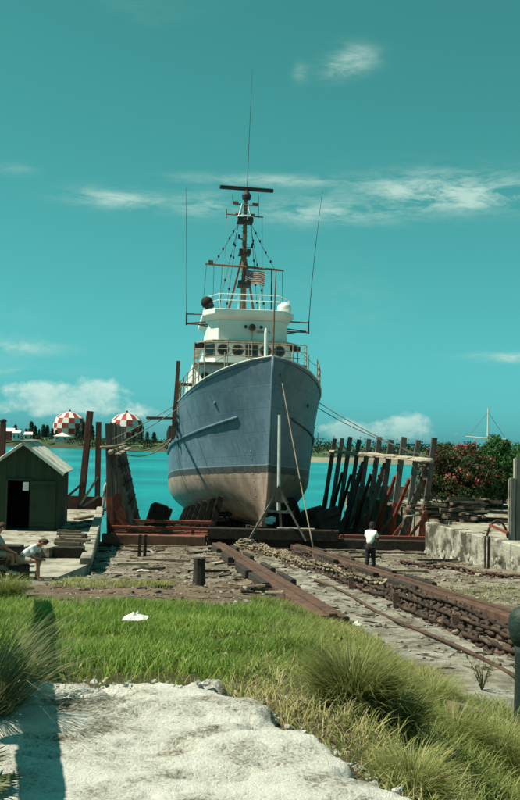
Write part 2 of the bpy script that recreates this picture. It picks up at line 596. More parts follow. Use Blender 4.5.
def hull_material():
    mt, n, l, bs = newmat('hull_paint')
    tcn = n.new('ShaderNodeTexCoord')
    sp = n.new('ShaderNodeSeparateXYZ')
    l.new(tcn.outputs['Object'], sp.inputs[0])
    z = sp.outputs[2]
    n1 = noise_node(n, l, .55, 5, .6, tcn.outputs['Object'])
    blue = ramp(n, l, n1.outputs[0], [(.35, (.066, .122, .172)), (.65, (.108, .180, .236))])
    mp = n.new('ShaderNodeMapping')
    mp.inputs['Scale'].default_value = (3.5, 3.5, .16)
    l.new(tcn.outputs['Object'], mp.inputs[0])
    streak = noise_node(n, l, 1.4, 6, .7, mp.outputs[0])
    sf = ramp(n, l, streak.outputs[0], [(.50, (0, 0, 0)), (.72, (.8, .8, .8))])
    blue = mixc_(n, l, sf, blue, (.085, .075, .075))
    sc2 = noise_node(n, l, 1.7, 7, .7, tcn.outputs['Object'])
    chalk = ramp(n, l, sc2.outputs[0], [(.52, (0, 0, 0)), (.75, (.55, .55, .55))])
    blue = mixc_(n, l, chalk, blue, (.19, .26, .32))
    # antifouling below the boot top: faded brown red with scraped pale patches
    n2 = noise_node(n, l, 1.1, 7, .65, tcn.outputs['Object'])
    red = ramp(n, l, n2.outputs[0], [(.3, (.20, .135, .105)), (.55, (.31, .235, .19)), (.75, (.42, .36, .30))])
    st2 = ramp(n, l, streak.outputs[0], [(.55, (0, 0, 0)), (.8, (.8, .8, .8))])
    red = mixc_(n, l, st2, red, (.12, .07, .055))
    n3 = noise_node(n, l, 3.0, 5, .6, tcn.outputs['Object'])
    band = ramp(n, l, n3.outputs[0], [(.35, (.030, .034, .034)), (.7, (.075, .068, .062))])
    wob = mth(n, l, 'MULTIPLY_ADD', n3.outputs[0], .10, -.05)
    zz = mth(n, l, 'ADD', z, wob)
    zz2 = mth(n, l, 'MULTIPLY_ADD', wob, 2.2, z)
    isb = mth(n, l, 'GREATER_THAN', z, 3.28)
    isd = mth(n, l, 'GREATER_THAN', zz2, 2.86)
    col = mixc_(n, l, isd, red, band)
    # light scum line just above the boot top
    up = mixc_(n, l, mth(n, l, 'LESS_THAN', zz, 3.36), blue, (.16, .23, .26))
    col = mixc_(n, l, isb, col, up)
    hullcol = col
    bs.inputs['Roughness'].default_value = .5
    bs.inputs['Specular IOR Level'].default_value = .35
    # plate seams and frames pushed in slightly
    mp2 = n.new('ShaderNodeMapping')
    mp2.inputs['Rotation'].default_value = (0, R(90), 0)
    w = n.new('ShaderNodeTexBrick')
    cx = n.new('ShaderNodeCombineXYZ')
    l.new(sp.outputs[1], cx.inputs[0])
    l.new(sp.outputs[2], cx.inputs[1])
    l.new(cx.outputs[0], w.inputs['Vector'])
    w.inputs['Scale'].default_value = 1.0
    w.inputs['Brick Width'].default_value = 4.2
    w.inputs['Row Height'].default_value = 1.28
    w.inputs['Mortar Size'].default_value = .018
    w.inputs['Mortar Smooth'].default_value = .4
    seam = mixc_(n, l, mth(n, l, 'MULTIPLY', w.outputs['Fac'], .38), hullcol, (.05, .045, .045))
    rp = ramp(n, l, streak.outputs[0], [(.60, (0, 0, 0)), (.70, (1, 1, 1))])
    rn = ramp(n, l, n1.outputs[0], [(.5, (0, 0, 0)), (.6, (1, 1, 1))])
    seam = mixc_(n, l, mth(n, l, 'MULTIPLY', mth(n, l, 'MULTIPLY', rp, rn), .6), seam, (.13, .07, .045))
    l.new(seam, bs.inputs['Base Color'])
    dent = noise_node(n, l, .8, 3, .5, tcn.outputs['Object'])
    h = mth(n, l, 'ADD', mth(n, l, 'MULTIPLY', w.outputs['Fac'], -.35), mth(n, l, 'MULTIPLY', dent.outputs[0], .9))
    b = n.new('ShaderNodeBump')
    b.inputs['Strength'].default_value = .55
    b.inputs['Distance'].default_value = .08
    l.new(h, b.inputs['Height'])
    l.new(b.outputs[0], bs.inputs['Normal'])
    return mt


MAT['hull'] = hull_material()


def water_material():
    mt, n, l, bs = newmat('sea_water')
    tcn = n.new('ShaderNodeTexCoord')
    mp = n.new('ShaderNodeMapping')
    mp.inputs['Scale'].default_value = (.012, .03, 1)
    l.new(tcn.outputs['Object'], mp.inputs[0])
    nz = noise_node(n, l, 1.0, 6, .6, mp.outputs[0])
    col = ramp(n, l, nz.outputs[0], [(.32, (.0, .13, .155)), (.5, (.0, .205, .225)), (.72, (.006, .32, .31))])
    l.new(col, bs.inputs['Base Color'])
    bs.inputs['Roughness'].default_value = .22
    bs.inputs['Specular IOR Level'].default_value = .22
    mp2 = n.new('ShaderNodeMapping')
    mp2.inputs['Scale'].default_value = (.55, 1.0, 1)
    l.new(tcn.outputs['Object'], mp2.inputs[0])
    w1 = noise_node(n, l, .9, 4, .6, mp2.outputs[0])
    w2 = noise_node(n, l, 3.2, 3, .6, mp2.outputs[0])
    h = mth(n, l, 'ADD', w1.outputs[0], mth(n, l, 'MULTIPLY', w2.outputs[0], .35))
    b = n.new('ShaderNodeBump')
    b.inputs['Strength'].default_value = 1.0
    b.inputs['Distance'].default_value = .55
    l.new(h, b.inputs['Height'])
    l.new(b.outputs[0], bs.inputs['Normal'])
    return mt


MAT['water'] = water_material()


def ground_material():
    mt, n, l, bs = newmat('ground_soil')
    geo = n.new('ShaderNodeTexCoord')
    v = geo.outputs['Object']
    at = n.new('ShaderNodeVertexColor')
    at.layer_name = 'soil'
    n1 = noise_node(n, l, 1.1, 8, .65, v)
    n2 = noise_node(n, l, 7, 6, .7, v)
    n3 = noise_node(n, l, 38, 4, .7, v)
    f = mth(n, l, 'MULTIPLY_ADD', n1.outputs[0], 1.1, mth(n, l, 'MULTIPLY', n2.outputs[0], .6))
    brown = ramp(n, l, f, [(.55, (.055, .038, .025)), (.8, (.14, .102, .07)), (1.05, (.27, .225, .165))])
    pale = ramp(n, l, f, [(.58, (.13, .115, .09)), (.8, (.25, .24, .195)), (1.05, (.40, .39, .33))])
    n5 = noise_node(n, l, 2.6, 7, .7, v)
    pale = mixc_(n, l, ramp(n, l, n5.outputs[0], [(.48, (0, 0, 0)), (.62, (.75, .75, .75))]), pale, (.12, .092, .065))
    sepc = n.new('ShaderNodeSeparateColor')
    l.new(at.outputs[0], sepc.inputs[0])
    wob = mth(n, l, 'MULTIPLY_ADD', n1.outputs[0], .7, -.35)
    pf = mth(n, l, 'ADD', sepc.outputs[0], mth(n, l, 'MULTIPLY', wob, sepc.outputs[0]), None, True)
    col = mixc_(n, l, pf, brown, pale)
    soil = ramp(n, l, n2.outputs[0], [(.3, (.05, .042, .026)), (.7, (.12, .10, .065))])
    col = mixc_(n, l, sepc.outputs[1], col, soil)
    red = ramp(n, l, n2.outputs[0], [(.3, (.11, .07, .05)), (.7, (.21, .15, .11))])
    col = mixc_(n, l, sepc.outputs[2], col, red)
    sp = ramp(n, l, n3.outputs[0], [(.62, (0, 0, 0)), (.70, (1, 1, 1))])
    col = mixc_(n, l, mth(n, l, 'MULTIPLY', sp, .55), col, (.36, .33, .27))
    sp2 = ramp(n, l, n3.outputs[0], [(.30, (1, 1, 1)), (.38, (0, 0, 0))])
    col = mixc_(n, l, mth(n, l, 'MULTIPLY', sp2, .6), col, (.035, .028, .02))
    l.new(col, bs.inputs['Base Color'])
    bs.inputs['Roughness'].default_value = .97
    bs.inputs['Specular IOR Level'].default_value = .1
    h = mth(n, l, 'ADD', mth(n, l, 'MULTIPLY', n2.outputs[0], 1.0), mth(n, l, 'MULTIPLY', n3.outputs[0], .4))
    b = n.new('ShaderNodeBump')
    b.inputs['Strength'].default_value = .9
    b.inputs['Distance'].default_value = .09
    l.new(h, b.inputs['Height'])
    l.new(b.outputs[0], bs.inputs['Normal'])
    return mt


MAT['ground'] = ground_material()


def path_material():
    mt, n, l, bs = newmat('coral_path')
    geo = n.new('ShaderNodeTexCoord')
    v = geo.outputs['Object']
    mp = n.new('ShaderNodeMapping')
    mp.inputs['Scale'].default_value = (1, 2.2, 1)
    l.new(v, mp.inputs[0])
    n1 = noise_node(n, l, 2.6, 4, .55, v)
    n2 = noise_node(n, l, 42, 6, .75, v)
    n3 = noise_node(n, l, 110, 3, .8, v)
    f = mth(n, l, 'MULTIPLY_ADD', n2.outputs[0], .62, mth(n, l, 'MULTIPLY', n1.outputs[0], .68))
    col = ramp(n, l, f, [(.46, (.12, .105, .075)), (.54, (.31, .295, .235)), (.61, (.58, .58, .52)), (.72, (.74, .74, .68))])
    sp = ramp(n, l, n3.outputs[0], [(.34, (1, 1, 1)), (.42, (0, 0, 0))])
    col = mixc_(n, l, mth(n, l, 'MULTIPLY', sp, .65), col, (.15, .135, .10))
    l.new(col, bs.inputs['Base Color'])
    bs.inputs['Roughness'].default_value = .97
    bs.inputs['Specular IOR Level'].default_value = .1
    b = n.new('ShaderNodeBump')
    b.inputs['Strength'].default_value = .9
    b.inputs['Distance'].default_value = .035
    l.new(mth(n, l, 'ADD', n2.outputs[0], mth(n, l, 'MULTIPLY', n3.outputs[0], .3)), b.inputs['Height'])
    l.new(b.outputs[0], bs.inputs['Normal'])
    return mt


MAT['path'] = path_material()
MAT['yard'] = simple('yard', (.20, .185, .145), (.40, .38, .31), 1.6, .95, .7, 9, c3=(.13, .12, .075), c3scale=.5, c3lim=(.45, .6))
MAT['far_grass'] = simple('far_grass', (.04, .085, .03), (.075, .13, .045), .04, .95, 0, 1, c3=(.02, .042, .02), c3scale=.018, c3lim=(.48, .58))
MAT['far_sand'] = simple('far_sand', (.12, .12, .085), (.24, .23, .17), .05, .95, 0, 1)
MAT['far_shore'] = simple('far_shore', (.018, .035, .018), (.055, .07, .035), .05, .95, 0, 1)


# ------------------------------------------------------------------ ground
def nz2(x, y, s=1.0, o=0.0):
    return noise.noise(Vector((x * s + o, y * s - o, o * .37)))


def bankz(d):
    if d < 7.2:
        return 4.62
    if d < 28:
        return 4.62 - (d - 7.2) * 0.1045
    return 2.42


def slipground(d):
    z = 0.95 + (52 - d) / 17.0
    return min(z, 3.35 + 0.01 * d) if d < 13 else z


def ground_z(x, d, rough=True):
    u = x - axx(d)
    if d < 28:
        a0 = interp(d, [(4, -5.4), (10, -4.9), (14, -4.6), (20, -4.3), (28, -6)])
        t = sstep(a0, a0 + 2.4, u)
        z = lerp(bankz(d), slipground(d), t)
    else:
        t = sstep(-9.9, -8.8, u)
        z = lerp(lerp(2.36, -3, sstep(53, 55, d)), slipground(d), t)
        k = sstep(28, 31, d)
        z = lerp(lerp(2.44, slipground(d), sstep(-7, -4, u)), z, k)
    if rough:
        z += nz2(x, d, .9, 3.1) * .05 + nz2(x, d, 3.1, 9.1) * .022
        if d > 20 and -8 < u < 6.5:
            z += max(0, nz2(x, d, .55, 5.5)) * .22 * sstep(20, 24, d)
    return z


def axis_vals(segs):
    out = []
    for a, b, st in segs:
        n = max(1, int(round((b - a) / st)))
        out += [a + (b - a) * i / n for i in range(n)]
    out.append(segs[-1][1])
    return out


xs = axis_vals([(-90, -20, 5), (-20, -8, .5), (-8, 8, .12), (8, 16, .4), (16, 100, 6)])
ys = axis_vals([(-60, 0, 6), (0, 4, .5), (4, 16, .12), (16, 40, .2), (40, 56, .3), (56, 100, 2)])
gv = [(x, y, ground_z(x, y, 3 < y < 60)) for y in ys for x in xs]
nx = len(xs)
gf = [(j * nx + i, j * nx + i + 1, (j + 1) * nx + i + 1, (j + 1) * nx + i) for j in range(len(ys) - 1) for i in range(nx - 1)]
me = bpy.data.meshes.new('ground')
me.from_pydata(gv, [], gf)
me.materials.append(MAT['ground'])
me.polygons.foreach_set('use_smooth', [True] * len(me.polygons))
ca = me.color_attributes.new('soil', 'FLOAT_COLOR', 'POINT')
cols = np.zeros((len(gv), 4), dtype=np.float32)
cols[:, 3] = 1
for i, (x, y, z) in enumerate(gv):
    u = x - axx(y)
    n = nz2(x, y, .6, 1.7)
    pale = sstep(-2.4, -2.0, u) * (1 - sstep(-.6, .1, u)) * (1 - sstep(36, 46, y)) * .95
    pale = max(pale, .75 * sstep(2.2, 3.0, u) * (1 - sstep(44, 50, y)) * (.6 + .6 * n))
    pale = max(pale, .8 * sstep(24, 27, y) * (1 - sstep(-8, -5.5, u)) * (1 - sstep(30, 31, y) * 0))
    pale = max(pale, .35 + .5 * n if (30 < y < 50 and u < -3) else 0)
    bank = 1 - sstep(-4.6, -2.4, u) if y < 19 else 0
    soil = bank * (1 - sstep(17.0, 18.6, y)) * (1 if y > 3 else 1)
    redz = sstep(17.5, 19, y) * (1 - sstep(24, 27, y)) * (1 - sstep(-4.5, -3, u)) * (.55 + .5 * n)
    cols[i, 0] = max(0, min(1, pale))
    cols[i, 1] = max(0, min(1, soil * .9))
    cols[i, 2] = max(0, min(1, redz))
ca.data.foreach_set('color', cols.ravel())
ground = bpy.data.objects.new('ground', me)
COL.objects.link(ground)
struct(ground, 'brown debris strewn dirt of the slipway yard')

# the raised coral rock path under the camera
PE_R = [(2.0, 2.3), (3.5, 1.5), (4.9, .92), (5.6, .62), (6.3, .32), (6.8, .08), (7.1, -.2)]


def path_inside(x, y):
    xr = interp(y, PE_R) + .12 * nz2(0, y, 2.2, 4) + .06 * nz2(0, y, 7, 4)
    yf = 7.34 + .22 * nz2(x, 0, 1.1, 7) + .10 * nz2(x, 0, 4, 2) + .05 * nz2(x, 0, 11, 2)
    return min(xr - x, (yf - y) * .9)


px_ = axis_vals([(-9, -2.6, .3), (-2.6, 2.4, .028)])
py_ = axis_vals([(-4, 4.2, .3), (4.2, 7.5, .028)])
pv = []
for y in py_:
    for x in px_:
        e = path_inside(x, y)
        z = 4.73
        if y > 4:
            lay = nz2(x * .8, y * 2.1, 1.4, 2.2)
            z += .008 * lay + .007 * nz2(x, y * 1.6, 5, 1) + .008 * nz2(x, y, 14, 3) + .006 * nz2(x, y, 29, 3)
            pit = nz2(x * .9, y * 1.7, 2.4, 6.6)
            z -= .055 * sstep(.25, .42, pit)
            z += .014 * sstep(.06, .10, lay) + .012 * sstep(.28, .32, lay)
            pk = nz2(x, y * 1.5, 7.5, 8.8)
            z -= .030 * sstep(.30, .40, pk)
            z += .010 * abs(nz2(x, y, 21, 5))
        z -= (1 - sstep(-.06, .05, e + .05 * nz2(x, y, 8, 2))) * .14 + (1 - sstep(-.02, .22, e)) * .02 + max(0, -.06 - e) * 1.6
        pv.append((x, y, z))
nx = len(px_)
pf = [(j * nx + i, j * nx + i + 1, (j + 1) * nx + i + 1, (j + 1) * nx + i) for j in range(len(py_) - 1) for i in range(nx - 1)]
me = bpy.data.meshes.new('path')
me.from_pydata(pv, [], pf)
me.materials.append(MAT['path'])
me.polygons.foreach_set('use_smooth', [True] * len(me.polygons))
path = bpy.data.objects.new('path', me)
COL.objects.link(path)
struct(path, 'white weathered coral rock path')

# sea
mb = MB()
mb.add([(-7000, 40, 0), (7000, 40, 0), (7000, 9000, 0), (-7000, 9000, 0)], [(0, 1, 2, 3)])
sea = struct(mb.build('sea', MAT['water']), 'turquoise shallow harbour water')


def slab(name, poly, z0, z1, mat, label):
    mb = MB()
    n = len(poly)
    mb.add([(x, y, z0) for x, y in poly] + [(x, y, z1) for x, y in poly],
           [tuple(range(n, 2 * n))] + [(i, (i + 1) % n, n + (i + 1) % n, n + i) for i in range(n)])
    return struct(mb.build(name, mat), label)


def quay_edge(d):
    return interp(d, [(31.5, -5.15), (54.5, -8.35)])


quay = slab('quay', [(-60, 28.5), (-5.6, 28.5), (-5.25, 31.4), (-8.5, 54.5), (-60, 56)], -3, 2.5, MAT['concrete'], 'concrete quay beside the slipway')
yard = slab('yard', [(12.2, 24), (60, 24), (60, 88), (7.0, 80), (9.9, 48.6), (8.35, 48.2), (10.2, 37.6)], -3, 2.62, MAT['yard'], 'pale sandy yard above the retaining wall')
# quay kerb stones
d = 31.4
while d < 54:
    L = random.uniform(1.3, 1.9)
    a = Vector((quay_edge(d) - .18, d, 2.56 + random.uniform(-.02, .02)))
    b_ = Vector((quay_edge(d + L - .04) - .18, min(d + L - .04, 54.3), 2.56 + random.uniform(-.02, .02)))
    MB().beam(a, b_, .36, .30, chamfer=.03).build('kerb_stone', MAT['concrete'], quay)
    d += L


# ------------------------------------------------------------------ far land
def far_land(name, xs, shore, depth, hfun, mats, label):
    rows = [0, .02, .06, .12, .2, .3, .45, .65, 1.0]
    mb = MB()
    vs_ = []
    for t in rows:
        for x in xs:
            y = shore(x) + t * depth
            vs_.append((x, y, -1.0 if t == 0 else hfun(x, t * depth)))
    nx = len(xs)
    for j in range(len(rows) - 1):
        mb.cur = 1 if j <= 1 else 0
        for i in range(nx - 1):
            mb.f.append((j * nx + i, j * nx + i + 1, (j + 1) * nx + i + 1, (j + 1) * nx + i))
            mb.mi.append(mb.cur)
    mb.v = vs_
    return struct(mb.build(name, mats, smooth=True), label)


def isl_shore(x):
    return interp(x, [(-700, 760), (-300, 620), (-140, 545), (-49, 462), (-15, 430), (30, 440)]) + 4 * nz2(x, 0, .05)


def isl_h(x, t):
    return .8 + 3.1 * sstep(0, 34, t) + .8 * sstep(30, 150, t) + .6 * nz2(x, t, .03, 2)


island = far_land('island', [x for x in range(-700, 31, 10)], isl_shore, 260, isl_h, [MAT['far_grass'], MAT['far_shore']], 'low green island across the water')


def head_shore(x):
    return interp(x, [(-10, 330), (18, 312), (70, 300), (300, 270), (700, 300)]) + 3 * nz2(x, 0, .08)


def head_h(x, t):
    return .5 + 1.9 * sstep(0, 18, t) + 2.0 * sstep(20, 90, t) + .5 * nz2(x, t, .06, 2)


headland = far_land('headland', [x for x in range(-12, 700, 8)], head_shore, 160, head_h, [MAT['far_grass'], MAT['far_sand']], 'sandy headland across the water')


# leaf clouds by numpy: each leaf one quad
def leaf_mesh(name, centers, size, rng_, tint=None, aspect=2.2, droop=0.0, upbias=0.0):
    n = len(centers)
    c = np.asarray(centers, dtype=np.float64)
    dirs = rng_.normal(size=(n, 3))
    dirs[:, 2] += upbias
    dirs /= np.linalg.norm(dirs, axis=1)[:, None]
    oth = rng_.normal(size=(n, 3))
    side = np.cross(dirs, oth)
    side /= np.linalg.norm(side, axis=1)[:, None] + 1e-9
    s = size * rng_.uniform(.6, 1.35, n)
    a = dirs * s[:, None] * .5
    b = side * (s / aspect)[:, None] * .5
    v = np.stack([c - a, c + b, c + a, c - b], axis=1).reshape(-1, 3)
    f = np.arange(4 * n).reshape(n, 4)
    return np_mesh(name, v, f, np.repeat(tint if tint is not None else rng_.uniform(0, 1, n), 4))


def np_mesh(name, v, f, tint):
    me = bpy.data.meshes.new(name)
    nf, k = f.shape
    me.vertices.add(len(v))
    me.vertices.foreach_set('co', np.ascontiguousarray(v, dtype=np.float32).ravel())
    me.loops.add(nf * k)
    me.loops.foreach_set('vertex_index', np.ascontiguousarray(f, dtype=np.int32).ravel())
    me.polygons.add(nf)
    me.polygons.foreach_set('loop_start', np.arange(0, nf * k, k, dtype=np.int32))
    me.update(calc_edges=True)
    at = me.attributes.new('tint', 'FLOAT', 'POINT')
    at.data.foreach_set('value', np.ascontiguousarray(tint, dtype=np.float32))
    me.validate()
    return me


def put(name, me, mat, parent=None, loc=None):
    if not me.materials:
        me.materials.append(mat)
    o = bpy.data.objects.new(name, me)
    COL.objects.link(o)
    if loc is not None:
        o.location = loc
    adopt(o, parent)
    return o


# far casuarina trees on the island
def cas_crown(seed, h, r):
    g = np.random.default_rng(seed)
    pts = []
    for i in range(11):
        z = h * (.22 + .75 * i / 10)
        rr = r * (1.05 - .75 * i / 10) * g.uniform(.7, 1.2)
        k = g.uniform(0, 6.28)
        for j in range(3):
            a = k + j * 2.1
            cx, cy = math.cos(a) * rr * .6, math.sin(a) * rr * .6
            pts.append(g.normal((cx, cy, z), (rr * .33, rr * .33, h * .045), (26, 3)))
    pts = np.concatenate(pts)
    return leaf_mesh('crown', pts, .95, g, aspect=2.0)


CAS = [cas_crown(100 + i, 9.0, 2.6) for i in range(4)]
tr = MB().tube([(0, 0, -.6), (.1, 0, 3), (0, .1, 7.5)], [.28, .2, .08], 6).mesh('trunk')
tr.materials.append(MAT['stem_wood'])
for me_ in CAS:
    me_.materials.append(MAT['far_leaf'])
cas_spots = [(16, 1.0), (22, .8), (27, .95), (32, 1.15), (36, 1.0), (40, .75), (44, 1.0), (48, 1.05), (53, .9), (57, .8), (78, 1.05), (84, 1.1), (90, .9), (93, 1.15), (100, .7), (9, .7), (134, .9), (141, 1.1), (148, .8), (155, .9)]
for i, (px, sc_) in enumerate(cas_spots):
    x = (px - 260) / 1000 * 515
    Y = isl_shore(x) + 36 + random.uniform(-3, 5)
    if px > 120:
        Y = isl_shore(x) + 22
    x = (px - 260) / 1000 * Y
    t = thing('casuarina_tree', 'dark feathery casuarina tree in the row between the far houses and the white pavilion' if px < 60 else ('dark feathery casuarina tree just beside the tank with the white pavilion' if px < 110 else 'dark feathery casuarina tree beyond the tank behind the cradle posts'), 'tree', (x, Y, isl_h(x, Y - isl_shore(x)) - .1), 'casuarina trees on the far island', worldspace=False)
    t.rotation_euler = (0, 0, random.uniform(0, 6))
    t.scale = (sc_ * random.uniform(.55, .85), sc_ * .7, sc_ * random.uniform(.7, 1.0))
    put('trunk', tr, None, t)
    put('crown', CAS[i % 4], None, t)

# low scrub on the island and headland: one mass each
pts, g = [], np.random.default_rng(5)
for i in range(420):
    x = g.uniform(-230, -20)
    px = 260 + x / 500 * 1000
    t = g.uniform(3, 40) if px < 85 else g.uniform(3, 60)
    if px < 88 and t < 30 and g.random() < .85:
        continue
    Y = isl_shore(x) + t
    r = g.uniform(.6, 1.4)
    pts.append(g.normal((x, Y, isl_h(x, t) + r * .5), (r * 1.3, r, r * .5), (36, 3)))
scrub = put('island_scrub', leaf_mesh('island_scrub', np.concatenate(pts), 1.1, g, aspect=1.6), MAT['far_scrub'])
tag(scrub, 'dark scrub covering the far island shore', 'scrub', kind='stuff')
pts = []
for i in range(520):
    x = g.uniform(0, 260)
    t = g.uniform(14, 100)
    r = g.uniform(.7, 2.3)
    Y = head_shore(x) + t
    pts.append(g.normal((x, Y, head_h(x, t) + r * .6), (r * 1.5, r, r * .5), (30, 3)))
scrub2 = put('headland_scrub', leaf_mesh('headland_scrub', np.concatenate(pts), .8, g, aspect=1.6), MAT['far_leaf'])
tag(scrub2, 'dark scrub covering the far headland behind the cradle posts', 'scrub', kind='stuff')


# checkered tanks
def tank(px, ytop, ybase, Y, label, segs=16, rmax=9.0):
    top = P(px, ytop, Y)
    base = P(px, ybase, Y)
    H = top.z - base.z
    t = thing('storage_tank', label, 'tank', (base.x, base.y, base.z), 'checkered tanks on the island', worldspace=False)
    prof = [(.93, 0), (.97, .2), (1.0, .4), (.98, .57), (.86, .76), (.5, .92), (.06, .985)]
    mb = MB()
    n = segs
    for (r, z) in prof:
        for j in range(n):
            a = 2 * math.pi * (j + .3) / n
            mb.v.append((r * rmax * math.cos(a), r * rmax * math.sin(a), z * H))
    for i in range(len(prof) - 1):
        for j in range(n):
            mb.f.append((i * n + j, i * n + (j + 1) % n, (i + 1) * n + (j + 1) % n, (i + 1) * n + j))
            mb.mi.append((i + j) % 2 if i < 4 else j % 2)
    mb.build('shell', [MAT['tank_white'], MAT['tank_red']], t)
    MB().lathe([(.55, .975 * H), (.55, H * 1.03), (.1, H * 1.05)], 8).build('roof_vent', MAT['dark_metal'], t)
    lad = MB()
    for s in (-.3, .3):
        lad.beam((s, -rmax * .99, 0), (s, -rmax * 1.03, H * .58), .12, .12)
    for k in range(7):
        lad.beam((-.3, -rmax * (.995 + .004 * k), .8 + k * 1.0), (.3, -rmax * (.995 + .004 * k), .8 + k * 1.0), .1, .1)
    lad.build('ladder', MAT['house_white'], t)
    return t


tank(69, 411, 440, 585, 'red and white checkered tank standing between rows of casuarina trees', 16, 9.6)
tank(126, 412, 446, 545, 'red and white checkered tank behind the boat cradle posts', 16, 9.6)


def far_house(px, py, Y, w, h, dpt, roof, mat, label, cat='building'):
    p = P(px, py, Y)
    t = thing('far_house', label, cat, p, None, worldspace=False)
    MB().box((0, 0, h / 2), (w, dpt, h)).build('wall', mat, t)
    r = MB()
    if roof == 'hip':
        r.add([(-w * .56, -dpt * .56, h), (w * .56, -dpt * .56, h), (w * .56, dpt * .56, h), (-w * .56, dpt * .56, h), (0, 0, h + w * .28)], [(0, 1, 4), (1, 2, 4), (2, 3, 4), (3, 0, 4), (3, 2, 1, 0)])
    else:
        r.add([(-w * .53, -dpt * .56, h), (w * .53, -dpt * .56, h), (w * .53, dpt * .56, h), (-w * .53, dpt * .56, h), (-w * .53, 0, h + dpt * .3), (w * .53, 0, h + dpt * .3)],
              [(0, 1, 5, 4), (2, 3, 4, 5), (0, 4, 3), (1, 2, 5), (3, 2, 1, 0)])
    r.build('roof', MAT['house_white'], t)
    for k in (-.28, .28):
        MB().box((w * k, -dpt / 2 - .03, h * .55), (w * .16, .08, h * .34)).build('window', MAT['glass'], t)
    return t


far_house(62, 441, 545, 7.5, 2.6, 7, 'hip', MAT['house_white'], 'small white pavilion with pointed roof before the checkered tank')
far_house(9, 440.5, 560, 6.0, 5.2, 6, 'gable', MAT['house_red'], 'far red house on the island edge')
far_house(17, 440.5, 552, 4.2, 4.2, 5, 'gable', MAT['house_white'], 'far white house next to the red house')
far_house(29, 440, 560, 5, 3, 5, 'gable', MAT['house_white'], 'far low white hut behind casuarina trees')

# far structures on the headland: a long trestle bridge with truss
br = thing('trestle_bridge', 'far dark truss bridge beyond the cradle posts', 'bridge', P(420, 451, 380), worldspace=True)
b0, b1 = P(396, 449, 380), P(470, 450.5, 380)
bb = MB()
bb.beam(b0, b1, 1.4, .5)
bb.beam(b0 + Vector((0, 0, 1.9)), b1 + Vector((0, 0, 1.9)), .5, .4)
bb.build('deck', MAT['dark_metal'], br)
for k in range(13):
    a = b0.lerp(b1, k / 13)
    c = b0.lerp(b1, (k + 1) / 13)
    MB().beam(a + Vector((0, 0, .1)), c + Vector((0, 0, 1.8)), .3, .3).build('truss_bar', MAT['dark_metal'], br)
    MB().beam(c + Vector((0, 0, .1)), a + Vector((0, -.4, 1.8)), .3, .3).build('truss_bar', MAT['dark_metal'], br)
for k in range(6):
    a = b0.lerp(b1, (k + .5) / 6)
    MB().beam(a, Vector((a.x, a.y, -1)), .7, .7).build('pier', MAT['dark_metal'], br)
ft = P(317.5, 453, 340)
tw = thing('lattice_mast', 'thin far lattice mast standing on the headland beside the ship', 'mast', ft)
MB().tube([ft + Vector((0, 0, -1)), ft + Vector((0, 0, 7))], [.22, .12], 6).build('pole', MAT['dark_metal'], tw)
MB().beam(ft + Vector((-1.3, 0, 5)), ft + Vector((1.3, 0, 5)), .2, .2).build('crossarm', MAT['dark_metal'], tw)

# ------------------------------------------------------------------ ship
SHIP = thing('ship', 'grey blue patrol type ship with white wheelhouse hauled out on the slipway cradle', 'ship', (0.72, 54, 1.93), worldspace=False, rot=(R(-3.37), 0, R(6.4)))
WD = [(0, .12), (.6, .95), (1.5, 1.75), (3, 2.62), (5, 3.38), (7, 3.9), (10, 4.4), (14, 4.78), (20, 4.95), (34, 4.9), (42, 4.5), (47, 3.9)]
WW = [(1.2, .03), (2.5, .62), (4, 1.32), (7, 2.6), (10, 3.55), (14, 4.4), (18, 4.8), (22, 4.92), (34, 4.85), (42, 4.2), (47, 2.8)]
DZ = [(0, 9.15), (2, 8.85), (4, 8.58), (6, 8.34), (9, 8.04), (12, 7.84), (14.5, 7.78)]
DZ2 = [(14.5, 6.35), (20, 6.1), (30, 5.9), (40, 6.1), (47, 6.5)]
ZW = 3.05


def smooth_interp(x, pts):
    # catmull-like smoothing by sampling neighbours
    return (interp(x - .5, pts) + 2 * interp(x, pts) + interp(x + .5, pts)) / 4 if x > 1.0 else interp(x, pts)


def deckz(s):
    return interp(s, DZ) if s <= 14.5 else interp(s, DZ2)


def stem_s(z):
    """how far aft the stem lies at height z"""
    t = max(0, min(1, z / 9.15))
    return 1.9 * (1 - t) ** 1.3 + 2.2 * max(0, 1 - z / 1.5) ** 2


def half(s, z, dz):
    wd = smooth_interp(s, WD)
    ww = smooth_interp(s, WW) if s > 1.2 else .03
    if z >= ZW:
        t = (z - ZW) / (dz - ZW)
        p = interp(s, [(0, 1.5), (8, 1.35), (16, 1.0)])
        return ww + (wd - ww) * t ** p
    n = interp(s, [(1, 1.15), (8, 1.45), (16, 2.3), (24, 2.8), (36, 2.4), (47, 1.3)])
    t = max(0.0, z / ZW)
    return max(.05, ww * max(0.0, 1 - (1 - t) ** n) ** (1 / n))


def hull_pt(sfrac_s, z, side, dz=None):
    dz = deckz(sfrac_s) if dz is None else dz
    return Vector((side * half(sfrac_s, z, dz), sfrac_s, z))


